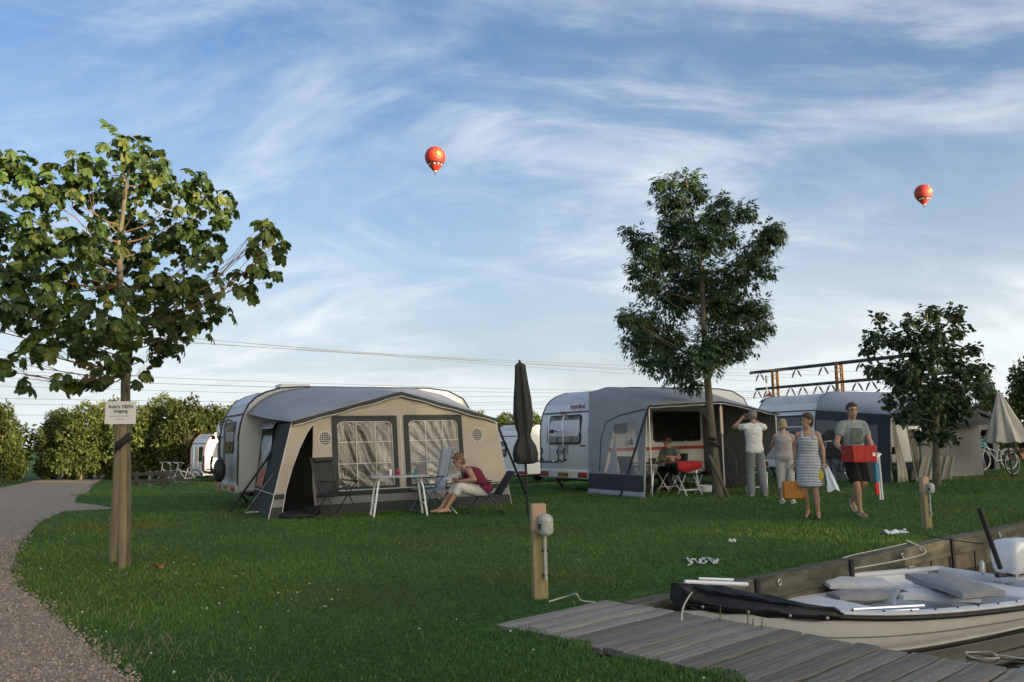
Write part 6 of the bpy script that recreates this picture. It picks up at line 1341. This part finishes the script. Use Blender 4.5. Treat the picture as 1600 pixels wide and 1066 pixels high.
m_rc = mat('red_plastic_crate', (.38, .014, .012), .38, var=.08)
b = MB(); b.bx(-.205, .205, -.16, -.145, 0, .255); b.bx(-.205, .205, .145, .16, 0, .255); b.bx(-.205, -.19, -.1445, .1445, 0, .255); b.bx(.19, .205, -.1445, .1445, 0, .255); b.bx(-.1895, .1895, -.1445, .1445, .0, .012); b.build('box', m_rc, rc_, bevel=.006)
b = MB(); b.bx(-.212, .212, -.167, -.161, .222, .258); b.bx(-.212, -.206, -.16, .16, .222, .258); b.bx(.206, .212, -.16, .16, .222, .258); b.build('rim', m_rc, rc_)
for x in (-.13, .0, .12): b = MB(); b.bx(x-.008, x+.008, -.165, -.161, .02, .22); b.build('rib', m_rc, rc_)
b = MB(); b.bx(.13, .175, -.1645, -.1615, .09, .14); b.build('label', m_white, rc_)
fc = thing('folding_chair', 'folded white garden chair hanging at the left hand of the crate carrier', 'chair', mw @ V(.30, -.20, .28), R(30))
for x in (-.03, .03):
    b = MB(); b.tube([(x, 0, -.02), (x*.8, .01, .66), (x*.2, 0, .72)], .014, 7); b.build('leg', m_white, fc)
b = MB(); b.tube([(-.10, 0, .62), (.06, 0, .70)], .016, 7); b.build('top_bar', m_white, fc)
b = MB(); b.bx(-.11, -.035, -.02, .02, .26, .56); b.build('blue_cover', mat('blue_seat_cloth', (.06, .22, .42), .8), fc, bevel=.01); b = MB(); b.bx(-.13, -.05, -.018, .018, .06, .255); b.build('red_cover', mat('red_seat_cloth', (.55, .05, .03), .8), fc, bevel=.01)
# --- woman in striped dress
p = gnd(1270, 811)
J = stand(dict(lel=(.25, .02, 1.16), lwr=(.255, -.05, .93), lhd=(.255, -.08, .83)), dict(rel=(-.24, .07, 1.17), rwr=(-.26, .06, .94), rhd=(-.26, .04, .84)),
          dict(lkn=(.075, -.05, .49), lan=(.09, .03, .085), ltoe=(.10, -.13, .03)), dict(rkn=(-.11, -.02, .49), ran=(-.075, .16, .13), rtoe=(-.10, .02, .03)))
wo = Person('woman in black and white striped dress walking with towel in hand', (p.x, p.y, 0), R(-22), W_(J), .93, 1.0, m_skin, (-.75, -.55, -.08), sex='f', hair=m_hair_b, hairlen=.02)
m_stripe = bpy.data.materials.new('navy_white_stripes'); m_stripe.use_nodes = True; nt = m_stripe.node_tree; N = nt.nodes; tcn = N.new('ShaderNodeTexCoord'); s_ = N.new('ShaderNodeSeparateXYZ'); nt.links.new(tcn.outputs['Object'], s_.inputs[0])
def nm(op, a, b_=None):
    n = N.new('ShaderNodeMath'); n.operation = op; nt.links.new(a, n.inputs[0])
    if b_ is not None: n.inputs[1].default_value = b_
    return n.outputs[0]
f_ = nm('GREATER_THAN', nm('FRACT', nm('MULTIPLY', s_.outputs[2], 42.0)), .55); mx = N.new('ShaderNodeMix'); mx.data_type = 'RGBA'; nt.links.new(f_, mx.inputs[0]); mx.inputs[6].default_value = (.58, .60, .63, 1); mx.inputs[7].default_value = (.09, .10, .13, 1); nt.links.new(mx.outputs[2], N['Principled BSDF'].inputs['Base Color']); N['Principled BSDF'].inputs['Roughness'].default_value = .9
def skirt(b):
    rs = wo.torso_rings(.016); c, sd, w_, fr, d_ = rs[1]; ell_loft(b, [(c+V(0, 0, .02), sd, w_, fr, d_), (c-V(0, 0, .15), sd, w_*1.12, fr, d_*1.15), (c-V(0, 0, .38), sd, w_*1.16, fr, d_*1.30)])
def straps(b):
    J = wo.J
    for q in ('l', 'r'): b.tube([J['chest']+wo.side*(.085 if q == 'l' else -.085)+wo.front*.10, J['neck'].lerp(J[q+'sh'], .5)+V(0, 0, .058)+wo.front*.02, J['chest']+wo.side*(.085 if q == 'l' else -.085)-wo.front*.095+V(0, 0, .04)], .024, 8)
    skirt(b)
wo.garment('dress', m_stripe, (1, 5), .014, extra=straps, vox=.010, wrinkle=.005)
for q in ('l', 'r'):
    a, t_ = wo.J[q+'an'], wo.J[q+'toe']; d = t_-a; b = MB(); b.tube([a+V(0, 0, -.066)-d*.15, a.lerp(t_, .4)+V(0, 0, -.060), t_+V(0, 0, -.024)], [.036, .040, .032], 10, flat=.35); b.tube([a.lerp(t_, .5)+V(-.04, 0, -.03), a.lerp(t_, .45)+V(0, 0, .01), a.lerp(t_, .5)+V(.04, 0, -.03)], .012, 6); b.build('slipper', m_trim, wo.t)
ww = Matrix.Translation((p.x, p.y, 0)) @ Matrix.Rotation(R(-22), 4, 'Z'); hl = ww @ (wo.J['lhd']); hr = ww @ wo.J['rhd']
b = MB(); rings = []
for i in range(12):
    u = i/11; c = hl+V(.02+.10*u, -.02, .03-.36*u); rings.append([c+V((.035+.05*u)*(1+.35*math.sin(3*a+4*u))*math.cos(a), (.03+.03*u)*(1+.3*math.sin(4*a))*math.sin(a), .02*math.sin(3*a)) for a in [2*PI*j/18 for j in range(18)]])
b.loft(rings); tag(b.build('towel', mat('pale_blue_towel', (.50, .60, .70), .95, col2=(.68, .72, .76), scale=9), None, True, 60), 'pale blue towel held by the woman in the striped dress', 'towel')
b = MB(); q = hl+V(-.055, .02, -.10); b.lathe([(.012, .10), (.04, .06), (.045, -.04), (.03, -.09)], q, 10); tag(b.build('yellow_bag', mat('yellow_plastic_bag', (.50, .36, .02), .5), None), 'small yellow bag between the striped dress and the towel', 'bag')
bx_ = thing('cool_bag', 'orange-brown box bag carried low beside the striped dress', 'bag', (hr.x-.05, hr.y+.02, .33), R(-10))
b = MB(); b.bx(-.15, .15, -.11, .11, -.02, .25); b.build('bag_body', mat('orange_brown_canvas', (.42, .17, .03), .75, var=.1, bump=.1), bx_, bevel=.02)
b = MB(); b.tube([(-.1, 0, .25), (-.05, 0, hr.z-.33), (.05, 0, hr.z-.33), (.1, 0, .25)], .010, 6); b.build('handle', mat('brown_strap', (.15, .07, .02), .8), bx_)
# --- grey-clad woman seen from behind
p = gnd(1230, 787)
J = stand(dict(lel=(.27, -.16, 1.20), lwr=(.14, -.36, 1.36), lhd=(.10, -.40, 1.44)), dict(rel=(-.26, -.08, 1.20), rwr=(-.15, -.30, 1.30), rhd=(-.11, -.36, 1.40)),
          dict(lkn=(.09, -.03, .49), lan=(.09, .03, .085), ltoe=(.12, -.12, .03)), dict(rkn=(-.10, -.03, .49), ran=(-.12, .06, .085), rtoe=(-.16, -.09, .03)))
wg = Person('blond woman seen from behind in grey sleeveless top and pale capri trousers', (p.x, p.y, 0), R(180-18), W_(J), .91, 1.06, m_skin2, (0, -1, 0), sex='f', hair=m_hair_y, hairlen=.005)
wg.garment('top', mat('warm_grey_top', (.36, .33, .31), .9, var=.08, bump=.15), (0, 6), .018, extra=lambda b: [b.tube([wg.J['chest']+wg.side*s_*.10+wg.front*.09, wg.J['neck'].lerp(wg.J['lsh' if s_ > 0 else 'rsh'], .55)+V(0, 0, .045), wg.J['chest']+wg.side*s_*.10-wg.front*.09], .035, 8) for s_ in (-1, 1)])
wg.garment('capri_trousers', mat('pale_capri', (.44, .43, .42), .9, var=.07, bump=.15), (0, 2), .014, [(q, ('hip', .110), ('kn', .082), 1.0) for q in ('l', 'r')]+[(q, ('kn', .082), ('an', .075), .45) for q in ('l', 'r')])
for q in ('l', 'r'):
    a, t_ = wg.J[q+'an'], wg.J[q+'toe']; d = t_-a; b = MB(); b.tube([a+V(0, 0, -.062)-d*.18, a.lerp(t_, .4)+V(0, 0, -.056), t_+V(0, 0, -.020)], [.040, .044, .036], 10, flat=.5); b.tube([a+V(-.042, 0, -.03), a+V(0, .045, 0), a+V(.042, 0, -.03)], .012, 6); b.build('sandal', m_white, wg.t)
# --- photographer in white T-shirt
p = gnd(1183, 776)
J = stand(dict(lel=(.34, -.20, 1.42), lwr=(.13, -.30, 1.60), lhd=(.06, -.30, 1.66)), dict(rel=(-.34, -.20, 1.40), rwr=(-.13, -.30, 1.58), rhd=(-.06, -.30, 1.65)),
          dict(lkn=(.11, -.02, .49), lan=(.13, .03, .085), ltoe=(.17, -.12, .03)), dict(rkn=(-.12, -.02, .49), ran=(-.15, .03, .085), rtoe=(-.19, -.12, .03)))
ph = Person('man seen from behind in white T-shirt holding a camera to his eye', (p.x, p.y, 0), R(180+6), J, 1.045, 1.0, m_skin, (0, -1, .05), hair=m_hair_g)
ph.garment('tshirt', mat('white_tshirt', (.62, .62, .61), .9, var=.05, bump=.2, scale=9), (0, 7), .020, [('l', ('sh', .074), ('el', .075), .45), ('r', ('sh', .074), ('el', .075), .45)], wrinkle=.009)
ph.garment('jeans', mat('grey_jeans', (.17, .185, .195), .9, var=.12, bump=.15), (0, 2), .014, [(q, ('hip', .108), ('kn', .088), 1.0) for q in ('l', 'r')]+[(q, ('kn', .088), ('an', .080), 1.08) for q in ('l', 'r')])
for q in ('l', 'r'):
    a, t_ = ph.J[q+'an'], ph.J[q+'toe']; b = MB(); b.tube([a+V(0, .07, -.045), a.lerp(t_, .4)+V(0, 0, -.03), t_+V(0, 0, -.0)], [.05, .052, .040], 10, flat=.8); b.build('shoe', mat('grey_shoe', (.25, .25, .25), .7), ph.t)
pw = Matrix.Translation((p.x, p.y, 0)) @ Matrix.Rotation(R(186), 4, 'Z'); c_ = pw @ V(0, -.33, 1.72); cm = thing('photo_camera', 'black photo camera held up by the man in the white T-shirt', 'camera', c_, R(6))
b = MB(); b.bx(-.07, .07, -.035, .035, -.05, .05); b.bx(-.03, .03, -.03, .03, .05, .075); b.build('camera_body', m_trim, cm, bevel=.01); b = MB(); b.tube([(0, .035, 0), (0, .13, 0)], [.036, .04], 14); b.build('lens', m_trim, cm)
# --- seated woman in burgundy top
p = gnd(757, 802)
def seated(hip, lean, knee_l, knee_r, an_l, an_r, el_l, el_r, wr_l, wr_r):
    h = Vector(hip); ch = h+Vector((0, -.36*math.sin(lean), .36*math.cos(lean))); nk = h+Vector((0, -.54*math.sin(lean*1.15), .54*math.cos(lean*1.1))); hd = nk+Vector((0, -.09-.05*math.sin(lean), .145))
    sh = h.lerp(nk, .90)
    return dict(pelvis=h, chest=ch, neck=nk, head=hd, lsh=sh+V(.175, 0, 0), rsh=sh+V(-.175, 0, 0), lhip=h+V(.095, -.03, -.03), rhip=h+V(-.095, -.03, -.03), lkn=knee_l, rkn=knee_r, lan=an_l, ran=an_r, ltoe=Vector(an_l)+V(.02, -.16, -.05), rtoe=Vector(an_r)+V(-.02, -.16, -.05), lel=el_l, rel=el_r, lwr=wr_l, rwr=wr_r)
J = seated((0, .02, .42), R(38), (.12, -.48, .50), (-.11, -.50, .49), (.08, -.72, .12), (-.10, -.80, .11), (.26, -.24, .62), (-.26, -.22, .64), (.10, -.48, .60), (-.12, -.46, .62))
sw_ = Person('woman in sleeveless burgundy top sitting bent over a magazine beside the tent', (p.x, p.y, 0), R(-74), J, 1.0, 1.22, m_skin, (.0, -.80, -.60), sex='f', hair=m_hair_r, hairlen=.03)
sw_.garment('burgundy_top', mat('burgundy_jersey', (.16, .014, .045), .85, var=.1, bump=.12), (0, 6), .020, extra=lambda b: [b.tube([sw_.J['chest']+sw_.side*s_*.11+sw_.front*.09, sw_.J['neck'].lerp(sw_.J['lsh' if s_ > 0 else 'rsh'], .55)+V(0, 0, .045), sw_.J['chest']+sw_.side*s_*.11-sw_.front*.09], .032, 8) for s_ in (-1, 1)])
sw_.garment('white_trousers', mat('white_trousers', (.60, .58, .54), .9, var=.05, bump=.1), (0, 1), .012, [(q, ('hip', .125), ('kn', .090), 1.0) for q in ('l', 'r')]+[(q, ('kn', .088), ('an', .075), .35) for q in ('l', 'r')])
camp_chair('dark low camp chair under the woman in burgundy', (p.x+.02, p.y+.02, 0), R(-74), 34, .52, pillow=False, sh=.33)
swm = Matrix.Translation((p.x, p.y, 0)) @ Matrix.Rotation(R(-74), 4, 'Z'); mp = thing('magazine', 'open magazine on the lap of the seated woman', 'magazine', swm @ V(0, -.60, .60), R(-74))
for s_ in (-1, 1): b = MB(); b.grid(4, 3, lambda u, v: (s_*.20*u, -.13+.26*v, .05*math.sin(PI*u*.8)+.10*v)); b.build('page', mat('printed_page', (.50, .45, .47), .6, col2=(.62, .62, .64), scale=25), mp, True, 60)
fs_ = thing('foot_rest', 'folding foot rest with silver legs left of the seated woman', 'foot rest', gnd(692, 803)+V(0, .1, 0), R(-70))
b = MB(); b.bx(-.2, .2, -.15, .15, .40, .42); b.build('seat', mat('pink_cushion', (.46, .30, .34), .85), fs_, bevel=.01)
for s_ in (-1, 1):
    b = MB(); b.tube([(s_*.2, -.16, .42), (s_*.2, .20, 0)], .014, 7); b.build('leg', m_alu, fs_); b = MB(); b.tube([(s_*.17, .16, .40), (s_*.17, -.18, 0)], .012, 7); b.build('leg', m_frame_d, fs_)
# --- seated man under the awning
q = O2+u2*2.0+w2*(-.62)
J = seated((0, .02, .50), R(14), (.11, -.42, .52), (-.11, -.42, .52), (.11, -.38, .12), (-.11, -.40, .12), (.27, -.14, .80), (-.27, -.14, .80), (.12, -.36, .82), (-.12, -.36, .82))
sm = Person('dark-haired man in grey-green shirt sitting at the red-clothed table under the awning', q, R(-38), J, 1.0, 1.05, m_skin, (-.35, -.8, -.35), hair=m_hair_b)
sm.garment('shirt', mat('grey_green_shirt', (.15, .19, .185), .9, var=.1, bump=.15), (0, 7), .018, [('l', ('sh', .072), ('el', .070), .6), ('r', ('sh', .072), ('el', .070), .6)])
sm.garment('trousers', mat('dark_trousers', (.03, .03, .035), .9), (0, 2), .014, [(a, ('hip', .105), ('kn', .082), 1.0) for a in ('l', 'r')]+[(a, ('kn', .082), ('an', .07), 1.0) for a in ('l', 'r')])
camp_chair('dark camp chair under the man at the red-clothed table', (q.x, q.y, 0), R(-38), 14, .5, pillow=False)
bpy.data.scenes.remove(TMP)
